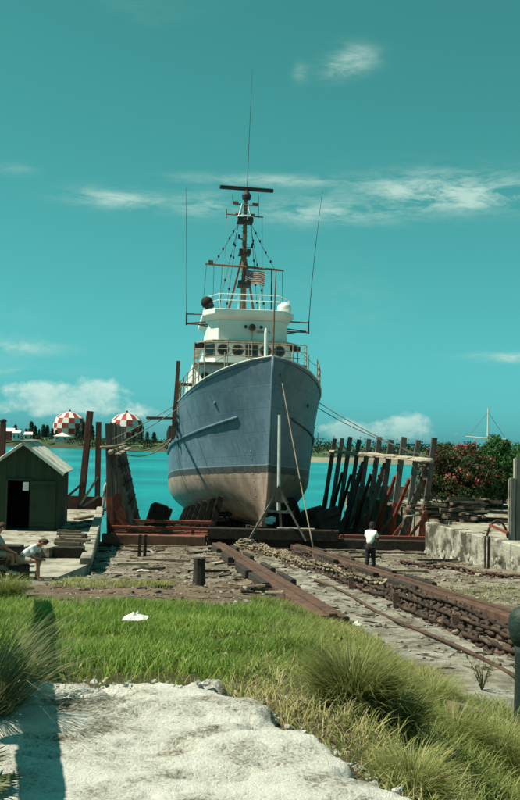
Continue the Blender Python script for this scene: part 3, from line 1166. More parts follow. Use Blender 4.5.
def build_hull():
    stations = [0, .35, .8, 1.4, 2.2, 3, 4, 5, 6, 7, 8.2, 9.5, 11, 12.5, 14.49, 14.51, 17, 20, 24, 28, 32, 36, 40, 44, 47]
    lev = [0, .02, .06, .12, .2, .3, .42, .55, .7, .85, 1.0]      # below waterline in fractions of ZW
    lev2 = [.06, .14, .25, .36, .48, .6, .72, .84, .93, 1.0]       # above
    mb = MB()
    ring = []
    for s in stations:
        dz = deckz(s)
        zs = [f * ZW for f in lev] + [ZW + f * (dz - ZW) for f in lev2]
        row = []
        for z in zs:
            # shear stations forward so that the stem profile comes out raked
            ss = s + stem_s(z) * max(0, 1 - s / 9.0) if s < 9 else s
            w = half(max(s, 0), z, dz) if s > 0 else .06
            if s > 0 and s < 3:
                w = max(.06, w)
            row.append((w, ss, z))
        ring.append(row)
    nl = len(ring[0])
    for side in (1, -1):
        base = len(mb.v)
        for row in ring:
            for (w, s, z) in row:
                mb.v.append((side * w, s, z))
        for i in range(len(ring) - 1):
            for j in range(nl - 1):
                a, b, c, d_ = base + i * nl + j, base + (i + 1) * nl + j, base + (i + 1) * nl + j + 1, base + i * nl + j + 1
                mb.f.append((a, b, c, d_) if side == 1 else (d_, c, b, a))
                mb.mi.append(0)
    n2 = len(ring) * nl
    for i in range(len(ring) - 1):      # keel plate and deck closing strips
        mb.f.append((i * nl, (i + 1) * nl, n2 + (i + 1) * nl, n2 + i * nl)[::-1])
        mb.mi.append(0)
    for j in range(nl - 1):             # stem face and transom
        mb.f.append((j, j + 1, n2 + j + 1, n2 + j)[::-1])
        k = (len(ring) - 1) * nl
        mb.f.append((k + j, k + j + 1, n2 + k + j + 1, n2 + k + j))
        mb.mi += [0, 0]
    o = mb.build('hull', MAT['hull'], SHIP, smooth=True)
    es = o.modifiers.new('edge', 'EDGE_SPLIT')
    es.split_angle = R(35)
    dk = MB()
    for i in range(len(ring) - 1):
        za = ring[i][-1][2] - .18
        zb = ring[i + 1][-1][2] - .18
        wa, sa = ring[i][-1][0] - .02, ring[i][-1][1]
        wb, sb = ring[i + 1][-1][0] - .02, ring[i + 1][-1][1]
        dk.add([(-wa, sa, za), (wa, sa, za), (wb, sb, zb), (-wb, sb, zb)], [(0, 1, 2, 3)])
    dk.build('deck', MAT['dark_metal'], SHIP)
    return ring


ring = build_hull()
MB().box((0, 16.5, -.06), (.3, 27, .2)).build('keel_bar', MAT['rust_paint'], SHIP)
stem = MB().tube([(0, stem_s(z) - .04, z) for z in [9.2, 8, 7, 6, 5, 4, 3.05, 2.2, 1.5, .9, .5, .2]], [.09] * 8 + [.1] * 4, 8)
stem.build('stem_bar', MAT['hull'], SHIP, smooth=True)
for side in (-1, 1):
    pts = [(side * (row[-1][0] + .0), row[-1][1], row[-1][2] + .03) for row in ring if row[-1][1] < 14.5]
    MB().tube(pts, .05, 6).build('gunwale', MAT['pole_white'], SHIP)
    pts2 = [(side * (row[-1][0] + .0), row[-1][1], row[-1][2] + .03) for row in ring if row[-1][1] > 14.5]
    MB().tube(pts2, .06, 6).build('gunwale', MAT['rust_paint'], SHIP)
    rr = []
    for s in [3.0, 3.4, 4, 5, 6, 7.5, 9, 11, 13, 15, 18, 22, 26, 30, 36, 42]:
        z = interp(s, [(3, 6.05), (6, 5.75), (10, 5.45), (15, 5.25), (24, 5.15), (42, 5.3)])
        ss = s + (stem_s(z) * max(0, 1 - s / 9.0) if s < 9 else 0)
        rr.append((side * (half(s, z, deckz(s)) + .05), ss, z))
    MB().tube(rr, [.05] + [.10] * (len(rr) - 2) + [.05], 7).build('rub_rail', MAT['hull'], SHIP, smooth=True)
    # hawse pipe and a few draught marks
    z = 7.0
    MB().ball((side * (half(5, z, deckz(5)) + .02), 5 + stem_s(z) * .44, z), (.07, .2, .13), 10, 6).build('hawse_pipe', MAT['hull'], SHIP, smooth=True)
for k in range(7):
    z = 1.6 + k * .42
    for side in (-1, 1):
        s = 2.6
        MB().box((side * (half(s, z, 8.7) + .012), s + stem_s(z) * .71, z), (.012, .14, .05)).build('draught_mark', MAT['white_paint'], SHIP)


def prism(mb, poly, z0, z1, flare=0.0, cx=0, cy=0):
    n = len(poly)
    top = [(cx + (x - cx) * (1 + flare), cy + (y - cy) * (1 + flare), z1) for x, y in poly]
    mb.add([(x, y, z0) for x, y in poly] + top, [tuple(range(n))[::-1], tuple(range(n, 2 * n))] + [(i, (i + 1) % n, n + (i + 1) % n, n + i) for i in range(n)])
    return mb


# lower house (wide), then the house with the ports, then the open bridge with flared coaming
prism(MB(), [(-3.85, 13.2), (-3.2, 12.4), (3.2, 12.4), (3.85, 13.2), (3.85, 24), (-3.85, 24)], 7.3, 10.35).build('deckhouse', MAT['white_paint'], SHIP, bevel=.04)
HF = 13.3
lower = prism(MB(), [(-3.05, 14.1), (-2.3, HF), (2.3, HF), (3.05, 14.1), (3.05, 22), (-3.05, 22)], 10.35, 11.95)
lower.build('chart_house', MAT['white_paint'], SHIP, bevel=.04)
ledge = prism(MB(), [(-3.4, 13.9), (-2.5, HF - .35), (2.5, HF - .35), (3.4, 13.9), (3.4, 22.4), (-3.4, 22.4)], 11.95, 12.07)
ledge.build('bridge_ledge', MAT['rail_pipe'], SHIP)
whouse = prism(MB(), [(-2.75, 14.3), (-2.1, HF + .1), (2.1, HF + .1), (2.75, 14.3), (2.75, 19.5), (-2.75, 19.5)], 12.07, 13.55)
WH = whouse.build('wheelhouse', MAT['white_paint'], SHIP, bevel=.04)
prism(MB(), [(-2.75, 14.3), (-2.1, HF + .1), (2.1, HF + .1), (2.75, 14.3), (2.75, 19.5), (-2.75, 19.5)], 13.55, 13.85, flare=.14, cx=0, cy=16.5).build('flared_coaming', MAT['white_paint'], SHIP)
prism(MB(), [(-3.14, 14.0), (-2.4, HF - .35), (2.4, HF - .35), (3.14, 14.0), (3.14, 19.9), (-3.14, 19.9)], 13.85, 14.22).build('coaming_band', MAT['white_paint'], SHIP, bevel=.03)
# ports and square windows in the chart house front
yA = Matrix.Rotation(R(90), 3, 'X')
for x, kind in ((-2.62, 'sq'), (-1.75, 'p'), (-.75, 'p'), (.2, 'sq'), (1.15, 'p'), (2.1, 'p')):
    if kind == 'p':
        w = MB().lathe([(.36, -.02), (.40, .03), (.30, .05), (.29, .0)], 18, (x, HF, 11.42), mat=yA).build('porthole', MAT['rust_paint'], SHIP)
        MB().lathe([(.29, -.01), (.29, .02)], 18, (x, HF - .0, 11.42), mat=yA).build('pane', MAT['glass'], w)
    else:
        yy = HF if x > -2.3 else HF + .36
        rt = Matrix.Rotation(0 if x > -2.3 else R(-47), 3, 'Z')
        w = MB().box((x, yy - .02, 11.4), (.86, .1, .84), rt).build('window_frame', MAT['rust_paint'], SHIP)
        MB().box((x, yy - .075, 11.4), (.66, .03, .64), rt).build('pane', MAT['glass'], w)
# porthole row on the house below, door on the wing
for x in (-3.0, -2.0, 2.0, 3.0):
    w = MB().lathe([(.24, -.02), (.27, .03), (.2, .05), (.19, .0)], 14, (x, 12.4, 9.5), mat=yA).build('porthole', MAT['rust_paint'], SHIP)
    MB().lathe([(.19, -.01), (.19, .02)], 14, (x, 12.4, 9.5), mat=yA).build('pane', MAT['glass'], w)
# searchlight / horn cluster on wheelhouse front
hn = MB().lathe([(.2, 0), (.24, .12), (.24, .3), (.14, .36)], 14, (.2, HF + .08, 13.0), mat=yA).build('bell', MAT['rust_paint'], SHIP)
MB().lathe([(.13, .36), (.1, .4)], 12, (.2, HF + .08, 13.0), mat=yA).build('bell_face', MAT['dark_metal'], hn)
for dx in (-.45, .62):
    MB().ball((.2 + dx, HF - .05, 13.06), .12, 8, 5).build('lamp', MAT['dark_metal'], SHIP)
MB().tube([(.2, HF - .1, 12.05), (.2, HF - .1, 13.0)], .03, 6).build('conduit', MAT['rail_pipe'], SHIP)
MB().box((1.0, HF + .075, 12.75), (.9, .05, .14)).build('name_board', MAT['rail_pipe'], SHIP)
# covered searchlights on the coaming
sl_ = MB().ball((-2.85, 14.4, 14.85), (.42, .4, .44), 12, 8).tube([(-2.85, 14.4, 14.2), (-2.85, 14.4, 14.6)], .1, 8)
sl_.ball((-2.62, 14.2, 14.62), (.25, .25, .2), 8, 6)
sl_.build('searchlight', MAT['rubber'], SHIP, smooth=True)
cv = MB().ball((2.55, 14.4, 14.62), (.5, .46, .46), 12, 8).box((2.55, 14.4, 14.32), (.7, .6, .3))
cv.build('canvas_cover', MAT['white_paint'], SHIP, smooth=True)
# flying bridge rail, white pipes
fr = thing_rail = MB()
zc = 14.22
rp = [(-2.9, 19.2), (-2.9, 15.2), (-2.0, 14.2), (2.2, 14.2), (3.0, 15.2), (3.0, 19.2)]
fb = bpy.data.objects.new('bridge_rail', None)
COL.objects.link(fb)
adopt(fb, SHIP)
for zz in (.72, 1.15):
    MB().tube([(x, y, zc + zz + (.12 if abs(x) < 2.4 else 0)) for x, y in rp], .032, 6).build('rail', MAT['white_paint'], fb)
for (x, y) in rp + [(-.7, 14.2), (.8, 14.2), (-2.9, 17.2), (3.0, 17.2)]:
    MB().tube([(x, y, zc - .02), (x, y, zc + 1.2)], .03, 6).build('stanchion', MAT['white_paint'], fb)

# bow jackstaff
MB().tube([(0, .12, 8.9), (0.05, .2, 11.5), (.12, .2, 14.05)], [.06, .05, .025], 8).build('jackstaff', MAT['mast_brown'], SHIP)
MB().ball((.12, .2, 14.08), .05, 8, 5).build('truck', MAT['mast_brown'], SHIP)
# white vertical locker just behind the jackstaff
MB().tube([(.62, 8.6, 8.2), (.62, 8.6, 11.9), (.62, 8.6, 12.2)], [.13, .13, .07], 8).build('vent_pipe', MAT['white_paint'], SHIP)
# windlass and bitts on the forecastle
wdl = MB().box((0, 5.5, 8.55), (1.4, .7, .5))
wdl.tube([(-1.1, 5.5, 8.75), (1.1, 5.5, 8.75)], .3, 10)
wdl.build('windlass', MAT['dark_metal'], SHIP)
for side in (-1, 1):
    for dy in (0, .5):
        MB().tube([(side * 2.0, 4.2 + dy, 8.2), (side * 2.0, 4.2 + dy, 9.05)], .12, 8).build('bitt', MAT['dark_metal'], SHIP)


# guard rails: along the gunwale to the house, and across in front of it
def edge_pt(s, side, h):
    z = deckz(s)
    ss = s + stem_s(z) * max(0, 1 - s / 9.0) if s < 9 else s
    return Vector((side * (half(s, z, z) - .06), ss, z + h))


for side in (-1, 1):
    rl = bpy.data.objects.new('guard_rail', None)
    COL.objects.link(rl)
    adopt(rl, SHIP)
    ss_ = [5.0, 6.2, 7.6, 9.2, 10.8, 12.4, 14.2] if side == 1 else [6.5, 8.0, 9.6, 11.2, 12.8, 14.2]
    for h in (.5, .9, 1.3):
        MB().tube([edge_pt(s, side, h) for s in ss_], .025, 5).build('rail', MAT['rail_pipe'], rl)
    for s in ss_:
        MB().tube([edge_pt(s, side, -.1), edge_pt(s, side, 1.36)], .038, 6).build('stanchion', MAT['rail_pipe'], rl)
    # chain swags forward
    MB().tube([edge_pt(lerp(1.0, ss_[0], k / 6), side, .95 - .25 * math.sin(math.pi * k / 6)) for k in range(7)], .016, 4).build('guard_chain', MAT['wire'], rl)
    MB().tube([edge_pt(1.0, side, -.1), edge_pt(1.0, side, 1.0)], .035, 6).build('stanchion', MAT['rail_pipe'], rl)
    MB().tube([edge_pt(2.8, side, -.1), edge_pt(2.8, side, 1.0)], .035, 6).build('stanchion', MAT['rail_pipe'], rl)
hr = bpy.data.objects.new('house_rail', None)
COL.objects.link(hr)
adopt(hr, SHIP)
hp = [(-3.75, 12.9), (-3.75, 11.9), (-3.1, 11.5), (-1.6, 11.3), (0, 11.2), (1.6, 11.3), (3.1, 11.5), (3.75, 11.9), (3.75, 12.9)]
for h in (10.75, 11.2, 11.65):
    MB().tube([(x, y, h) for x, y in hp], .028, 5).build('rail', MAT['rail_pipe'], hr)
for (x, y) in hp:
    MB().tube([(x, y, 7.6), (x, y, 11.7)], .036, 6).build('stanchion', MAT['rail_pipe'], hr)
# bridge deck in front of the chart house carried on those posts
prism(MB(), [(-3.8, 13.0), (-3.8, 11.85), (-3.1, 11.45), (3.1, 11.45), (3.8, 11.85), (3.8, 13.0)], 10.25, 10.34).build('walkway', MAT['rail_pipe'], SHIP)

# whip aerials on outrigger frames
for side, zb, zt, lean in ((-1, 13.0, 22.8, .25), (1, 12.7, 23.2, .9)):
    ar = bpy.data.objects.new('outrigger', None)
    COL.objects.link(ar)
    adopt(ar, SHIP)
    x0, x1 = side * 2.7, side * 4.25
    for z in (zb + .35, zb + 1.05):
        MB().tube([(x0, 14.6, z), (x1, 14.3, z - .06)], .05, 6).build('arm', MAT['mast_brown'], ar)
    MB().tube([(x0, 14.6, zb + .2), (side * 3.4, 14.45, zb + .3)], .05, 6).build('arm', MAT['mast_brown'], ar)
    MB().tube([(x0, 15.4, zb + .7), (x1, 14.3, zb + .33)], .05, 6).build('arm', MAT['mast_brown'], ar)
    MB().tube([(x1, 14.3, zb + .2), (x1, 14.3, zb + 1.1)], .06, 7).build('insulator', MAT['dark_metal'], ar)
    pts = [(x1 + side * lean * (k / 8) ** 1.4, 14.3, lerp(zb + .2, zt, k / 8)) for k in range(9)]
    MB().tube(pts, [lerp(.032, .012, k / 8) for k in range(9)], 6).build('whip_aerial', MAT['dark_metal'], ar)
    MB().box((side * 3.3, 14.2, 11.75), (.7, .5, .34)).build('side_light_box', MAT['dark_metal'], ar)

# mast
MS = bpy.data.objects.new('mast', None)
COL.objects.link(MS)
adopt(MS, SHIP)
my = 18.0
MB().tube([(0, my, 14.2), (0, my, 17), (0, my, 19.5), (.05, my, 23.45)], [.21, .2, .17, .13], 10).build('mast_pole', MAT['mast_brown'], MS)
for side in (-1, 1):
    MB().tube([(side * 1.2, my + 2.2, 14.2), (side * .1, my + .15, 19.2)], [.1, .07], 8).build('mast_leg', MAT['mast_brown'], MS)
for k in range(28):
    z = 14.6 + k * .3
    MB().tube([(-.26, my - .2, z), (.26, my - .2, z)], .018, 4).build('rung', MAT['mast_brown'], MS)
yard = MB().tube([(-2.85, my - .1, 18.4), (0, my - .25, 18.27), (2.95, my - .1, 18.14)], [.07, .1, .07], 8)
yard.build('yard', MAT['mast_brown'], MS)
MB().box((-2.45, my - .1, 18.55), (.35, .2, .25)).build('lamp', MAT['mast_brown'], MS)
up_ = MB().tube([(-1.35, my - .1, 22.2), (1.35, my - .1, 22.08)], .05, 6)
up_.tube([(-.9, my - .1, 23.0), (.95, my - .1, 22.92)], .05, 6)
up_.tube([(-1.35, my - .1, 21.9), (-1.35, my - .1, 22.55)], .035, 6).tube([(1.0, my - .1, 22.0), (1.0, my - .1, 23.7)], .025, 6).tube([(-.9, my - .1, 22.9), (-.95, my - .1, 23.7)], .025, 6)
up_.build('crosstree', MAT['mast_brown'], MS)
for x, z in ((-.7, 23.03), (.75, 22.97), (.5, 22.15), (-.5, 22.2)):
    MB().box((x, my - .1, z + .06), (.42, .2, .16)).build('lamp', MAT['mast_brown'], MS)
for z, w, h in ((21.6, 1.15, .3), (19.2, .85, .32), (16.85, .95, .3)):
    pl = MB().box((0, my - .2, z), (w, 1.0, .08)).box((-w * .32, my - .6, z + h * .4), (w * .34, .3, h)).box((w * .32, my - .6, z + h * .4), (w * .34, .3, h))
    pl.build('platform', MAT['dark_metal'], MS)
hoop = MB().tube([(.62 * math.cos(a), my - .2 + .5 * math.sin(a), 22.0) for a in [k * math.pi / 8 for k in range(17)]], .035, 5)
for k in range(4):
    a = k * math.pi / 2 + .6
    hoop.tube([(.62 * math.cos(a), my - .2 + .5 * math.sin(a), 22.0), (.3 * math.cos(a), my - .2 + .25 * math.sin(a), 22.95)], .03, 4)
hoop.build('crow_hoop', MAT['white_paint'], MS)
for x, z in ((.55, 19.75), (.4, 17.6), (-.4, 20.4)):
    MB().tube([(0, my, z), (x, my - .15, z)], .04, 5).box((x, my - .15, z + .12), (.16, .16, .3)).build('lamp', MAT['dark_metal'], MS)
rd = MB().box((.1, my, 24.2), (4.0, .26, .27), Matrix.Rotation(R(1.5), 3, 'Y')).build('radar_scanner', MAT['dark_metal'], SHIP, bevel=.05)
MB().lathe([(.3, 23.4), (.34, 23.7), (.2, 23.95), (.16, 24.07)], 12, (.1, my, 0)).build('radar_pedestal', MAT['dark_metal'], rd)
MB().tube([(.15, my + .3, 23.0), (.22, my + .3, 27), (.40, my + .3, 33.6)], [.035, .024, .01], 6).build('whip_aerial', MAT['dark_metal'], MS)
# halyards and stays with insulators
rgs = bpy.data.objects.new('rigging', None)
COL.objects.link(rgs)
adopt(rgs, SHIP)
lines = [((-2.75, my, 18.35), (-3.0, 18.5, 14.3)), ((-2.2, my, 18.35), (-2.2, 18.5, 14.3)), ((-1.6, my, 18.30), (-1.7, 18.7, 14.3)), ((-1.1, my, 18.30), (-1.2, 18.7, 14.3)),
         ((2.85, my, 18.05), (3.0, 18.5, 14.3)), ((1.5, my, 18.10), (1.4, 18.5, 14.3)), ((.5, my, 21.50), (2.4, 18.2, 18.10)), ((-.5, my, 21.50), (-2.3, 18.2, 18.30)),
         ((-.5, my, 21.40), (-1.3, 18.6, 14.3)), ((.5, my, 21.40), (1.2, 18.6, 14.3)), ((.4, my, 21.70), (1.9, 19, 14.3)), ((-.4, my, 21.70), (-2.0, 19, 14.3)),
         ((1.3, my, 22.00), (1.5, 18.4, 14.3)), ((-1.3, my, 22.10), (-1.55, 18.4, 14.3))]
for k, (a, b) in enumerate(lines):
    a, b = Vector(a), Vector(b)
    ln = MB().tube([a, a.lerp(b, .5) + Vector((0, .05, -.04)), b], .013 if k > 11 else .017, 4).build('halyard', MAT['wire_pale'] if k in (3, 12, 13, 5) else MAT['wire'], rgs)
    if 5 < k < 12:
        for t in (.22, .38, .62, .8):
            MB().ball(a.lerp(b, t + random.uniform(-.05, .05)), (.075, .075, .12), 6, 4).build('insulator', MAT['rubber'], ln)
MB().tube([(2.0, my - .5, 14.2), (2.0, my - .5, 18.15)], .055, 6).build('signal_pole', MAT['dark_metal'], SHIP)

# side gangway post, davit and gear at the break of the forecastle, on the left
gw = bpy.data.objects.new('gangway_frame', None)
COL.objects.link(gw)
adopt(gw, SHIP)
for (x, y, z0, z1, r) in ((-5.0, 13.6, 5.4, 10.6, .13), (-4.9, 15.0, 5.6, 9.4, .11), (-4.85, 16.4, 5.6, 9.3, .1)):
    MB().beam((x, y, z0), (x + .25, y, z1), r * 2, r * 2).build('post', MAT['rust_paint'], gw)
MB().beam((-4.95, 13.6, 8.1), (-4.6, 16.5, 8.1), .12, .12).build('bar', MAT['rust_paint'], gw)
MB().box((-4.1, 13.4, 9.0), (1.1, .9, .12)).build('platform', MAT['rust_paint'], gw)
for x in (-4.55, -3.7):
    MB().tube([(x, 13.0, 7.7), (x, 13.0, 9.0)], .035, 6).build('stanchion', MAT['rust_paint'], gw)
for k in range(5):
    MB().beam((-5.05, 13.5, 5.6 + k * .45), (-5.0, 14.6, 5.6 + k * .45), .1, .08).build('rung', MAT['rust_paint'], gw)
for k in range(4):
    y = 15 + k * 2.2
    MB().tube([(-5.05, y, 5.5), (-5.08, y, 6.3)], .22, 10).build('fender', MAT['rubber'], gw)

# flag
FM = Matrix.Translation((0.72, 54, 1.93)) @ Euler((R(-3.37), 0, R(6.4))).to_matrix().to_4x4()
f0 = FM @ Vector((.15, my - .5, 18.1))
flag = thing('flag', 'small faded striped ensign flying from the ship mast yard', 'flag', f0, worldspace=False, rot=(0, R(6), R(6)))
nw, nh = 16, 13
fw, fh = 1.45, 1.0
for si in range(13):
    mbf = MB()
    x_from = 6 if si < 7 else 0
    for i in range(x_from, nw + 1):
        t = i / nw
        for e in (0, 1):
            z = -fh * (si + e) / 13
            mbf.v.append((t * fw, .12 * math.sin(t * 9 + z * 2) * (t + .15), z - .06 * math.sin(t * 6) - .14 * t))
    for i in range(nw - x_from):
        mbf.f.append((2 * i, 2 * i + 2, 2 * i + 3, 2 * i + 1))
        mbf.mi.append(0)
    mbf.build('stripe', MAT['flag_red'] if si % 2 == 0 else MAT['flag_white'], flag)
mbf = MB()
for i in range(7):
    t = i / nw
    for e in (0, 1):
        z = -fh * (7 * e) / 13
        mbf.v.append((t * fw, .12 * math.sin(t * 9 + z * 2) * (t + .15), z - .06 * math.sin(t * 6) - .14 * t))
for i in range(6):
    mbf.f.append((2 * i, 2 * i + 2, 2 * i + 3, 2 * i + 1))
    mbf.mi.append(0)
canton = mbf.build('canton', MAT['flag_blue'], flag)
st = MB()
for r_ in range(5):
    for c_ in range(6):
        st.box((.06 + c_ * .08, -.02 + .12 * math.sin((.06 + c_ * .08) / fw * 9) * .3, -.06 - r_ * .1 - .02 * c_), (.028, .012, .028))
st.build('stars', MAT['flag_white'], canton)['kind'] = 'stuff'

# ------------------------------------------------------------------ slipway cradle
CR = thing('slipway_cradle', 'heavy timber and steel cradle with tall uprights under the ship', 'cradle', C(0, 52, -.1))
D0, DD = 51.6, 3.05
ND = 10
TOPZ = 6.78


def cpart(mb, name, mat, smooth=False, bevel=.015):
    return mb.build(name, MAT[mat], CR, smooth=smooth, bevel=bevel)


for side in (-1, 1):
    uo = 8.25 if side == 1 else -8.2
    for k in range(ND):
        d = D0 + DD * k
        inset = (.42 + .035 * k) if side == 1 else .1
        base = C(uo - side * inset, d, .12)
        lean = (.62 + .035 * k if side == 1 else .28) * side
        topz = TOPZ + random.uniform(-.12, .1) + (.45 if side == -1 else 0)
        top = Vector((base.x + lean, d, topz))
        mid = base.lerp(top, .36)
        w = random.uniform(.27, .33)
        MBp = MB().beam(mid, top, w, w * .95, Vector((0, 1, 0)), chamfer=.02)
        cpart(MBp, 'post', 'grey_timber' if k % 3 else 'old_timber', bevel=0)
        cpart(MB().beam(base, mid + Vector((0, 0, .02)), w + .04, w + .03, Vector((0, 1, 0)), chamfer=.02), 'post_foot', 'red_lead', bevel=0)
        if side == 1 and k not in (0, 3, 5):
            skip_strut = True
        else:
            skip_strut = False
        # raking inner strut, bolted timbers with a toothed edge
        si = C(uo - side * (1.35 if side == -1 else 1.5), d + .25, .25)
        tj = base.lerp(top, .76) + Vector((-side * .1, .25, 0))
        if not skip_strut:
            stt = cpart(MB().beam(si, tj, .30, .24, Vector((0, 1, 0)), chamfer=.02), 'strut', 'strut_timber', bevel=0)
            dr = (tj - si)
            for q in range(9):
                pq = si + dr * ((q + .5) / 9.3)
                MB().box(pq + Vector((-side * .16, -.12, .08)), (.09, .12, .14)).build('bolt_cleat', MAT['dark_timber'] if q % 2 else MAT['grey_timber'], stt)
        # red knee at the foot
        cpart(MB().beam(C(uo - side * 1.25, d - .1, .3), base.lerp(top, .27) + Vector((0, -.1, 0)), .14, .12, Vector((0, 1, 0))), 'knee_brace', 'red_lead', bevel=0)
        if k < ND - 1 and side == 1:
            nb = C(uo, d + DD, .2)
            ntop = Vector((nb.x + lean, d + DD, TOPZ))
            if k in (0, 1, 2, 4, 5, 6, 7):
                cpart(MB().beam(nb.lerp(ntop, .02) + Vector((-.75, 0, 0)), base.lerp(top, .62) + Vector((-.2, .1, 0)), .17, .15), 'long_brace', 'red_lead', bevel=0)
        cpart(MB().beam(C(-8.2 if side == -1 else 0.2, d, .26), C(-.2 if side == -1 else 8.25, d, .26), .34, .36), 'crossbeam', 'red_lead' if k < 2 else 'dark_timber')
    # longitudinal sills and top walkway log
    for uu, mt in ((uo, 'red_lead'), (uo - side * 1.5, 'dark_timber'), (side * 3.4, 'dark_timber')):
        cpart(MB().beam(C(uu, D0 - .4, -.06), C(uu, D0 + DD * (ND - 1) + .6, -.06), .36, .34), 'sill', mt)
    a = Vector((C(uo, D0, 0).x - side * .12, D0 - .9, 5.68))
    b_ = Vector((C(uo, D0 + 27.5, 0).x - side * .05, D0 + 27.9, 5.72))
    pts = [a.lerp(b_, k / 14) + Vector((random.uniform(-.05, .05), 0, random.uniform(-.05, .05))) for k in range(15)]
    cpart(MB().tube(pts, [random.uniform(.10, .15) for _ in pts], 8), 'walkway_log', 'pale_timber', True, 0)
    cpart(MB().beam(a + Vector((-side * .35, 0, -.06)), b_ + Vector((-side * .35, 0, -.06)), .3, .07), 'walkway_plank', 'pale_timber')
    # red guard structure above the deck on the near end
    if side == -1:
        cpart(MB().beam(C(-8.2, D0 - .25, .75), C(-2.6, D0 - .25, .75), .16, .16), 'guard_beam', 'red_lead')
        cpart(MB().beam(C(-8.2, D0 + DD, 1.0), C(-2.6, D0 + DD, 1.0), .18, .18), 'guard_beam', 'red_lead')
        for q in range(5):
            cpart(MB().beam(C(-7.2 + q * 1.1, D0 - .25, .2), C(-7.2 + q * 1.1, D0 - .25, .85), .14, .14), 'guard_post', 'red_lead')
    else:
        cpart(MB().beam(C(3.6, D0 - .3, .5), C(8.5, D0 - .3, .5), .2, .26), 'guard_beam', 'red_lead')
# big front beam, of two timbers, and wheels
cpart(MB().beam(C(-8.5, D0 - .75, .18), C(-3.3, D0 - .75, .18), .5, .5, chamfer=.03), 'front_beam', 'rust_paint')
cpart(MB().beam(C(-3.2, D0 - .7, .1), C(-.6, D0 - .7, .1), .5, .4, chamfer=.03), 'front_beam', 'dark_timber')
cpart(MB().beam(C(-3.2, D0 - 1.0, .58), C(3.4, D0 - 1.0, .58), .5, .56, chamfer=.03), 'front_beam', 'dark_timber')
cpart(MB().beam(C(-.5, D0 - .75, .18), C(8.6, D0 - .75, .18), .5, .5, chamfer=.03), 'front_beam', 'dark_timber')
for u in (-2.65, 1.25):
    for k in range(10):
        ctr = C(u, D0 + .4 + k * 2.6, -.05)
        cpart(MB().tube([ctr + Vector((-.2, 0, 0)), ctr + Vector((.2, 0, 0))], .26, 14), 'wheel', 'rust')
# keel blocks under the ship, bilge cribs
for k in range(10):
    s = 4.2 + k * 2.4
    p = FM @ Vector((0, s, -.16))
    h = p.z - C(0, p.y, .08).z
    for q in range(2):
        cpart(MB().box((p.x + random.uniform(-.05, .05), p.y, p.z - h * (.25 + .5 * q)), (1.3 + .25 * q, .42, h * .5 - .015), Matrix.Rotation(R(6), 3, 'Z')), 'keel_block', 'dark_timber')
for side in (-1, 1):
    for k in range(8):
        s = 7.5 + k * 1.6
        ww = interp(s, WW)
        z = interp(s, [(7, 1.7), (12, 1.2), (18, .8), (22, .7)])
        u_ = half(s, z, 8) * side
        p = FM @ Vector((u_, s, z))
        q0 = p + Vector((side * .25, 0, 0))
        foot = C(q0.x - axx(q0.y) + side * .35, q0.y, .3)
        cpart(MB().beam(foot, p + Vector((side * .05, 0, -.12)), .36, .34, Vector((0, 1, 0))), 'shore', 'dark_timber')
        if k in (1, 3, 5):
            for r_ in range(4):
                hh = foot.z + .15 + r_ * .3
                if hh < p.z - .25:
                    cpart(MB().box((p.x - side * .5, p.y + .3, hh), (1.3 if r_ % 2 else 1.0, .3 if r_ % 2 else 1.1, .28)), 'crib_timber', 'dark_timber')
# bilge blocks: dark leaning slabs close to the hull
for u, d, tilt in ((4.2, 57.5, -.35), (3.9, 61, -.3), (-5.6, 58.5, .3)):
    base = C(u, d, .35)
    rot = Matrix.Rotation(tilt, 3, 'Y')
    cpart(MB().box(base + Vector((0, 0, .75)), (1.25, .9, 1.5), rot).box(base + Vector((.1, -.2, 1.35)), (.9, .8, .5), rot), 'bilge_block', 'dark_timber', bevel=.08)
# loose red planks on the near end of the deck
for k in range(7):
    u = -7 + k * .9
    cpart(MB().beam(C(u, D0 + .2, .5 + .02 * k), C(u + random.uniform(.8, 2), D0 + random.uniform(.6, 1.8), .5 + .02 * k), .2, .06), 'deck_plank', 'red_lead')
cpart(MB().beam(C(.3, D0 - 1.0, .90), C(2.2, D0 - 1.0, .90), .3, .06), 'deck_plank', 'pale_timber')

# ------------------------------------------------------------------ tall measuring pole on its trestle, before the bow
Yt = 50.0
tp = thing('sounding_trestle', 'grey trestle carrying a tall pale pole in front of the ship stem', 'trestle', P(277, 545, Yt))
apex = P(278.5, 489, Yt)
MB().tube([P(278.5, 512, Yt), P(279.5, 415, Yt)], [.085, .075], 8).build('pole', MAT['pole_white'], tp)
MB().beam(apex + Vector((0, -.1, 0)), P(246, 545, Yt - .4), .11, .09).build('leg', MAT['grey_timber'], tp)
MB().beam(apex + Vector((0, -.1, 0)), P(306, 541, Yt - .4), .11, .09).build('leg', MAT['grey_timber'], tp)
MB().beam(apex + Vector((0, .1, 0)), P(281, 528, Yt + .7), .11, .09).build('leg', MAT['grey_timber'], tp)
MB().beam(P(264, 511, Yt - .15), P(293, 512.5, Yt - .15), .1, .12).build('crossbar', MAT['grey_timber'], tp)
gus = MB()
a, b_, c_ = P(278.5, 485, Yt - .2), P(269, 502, Yt - .2), P(289, 503, Yt - .2)
gus.add([a, b_, c_, a + Vector((0, .06, 0)), b_ + Vector((0, .06, 0)), c_ + Vector((0, .06, 0))], [(0, 1, 2), (5, 4, 3), (0, 3, 4, 1), (1, 4, 5, 2), (2, 5, 3, 0)])
gus.build('gusset', MAT['old_timber'], tp)

# ------------------------------------------------------------------ ropes and hoses
def sag_line(a, b, sag, n=14):
    a, b = Vector(a), Vector(b)
    return [a.lerp(b, k / n) + Vector((0, 0, -sag * 4 * (k / n) * (1 - k / n))) for k in range(n + 1)]


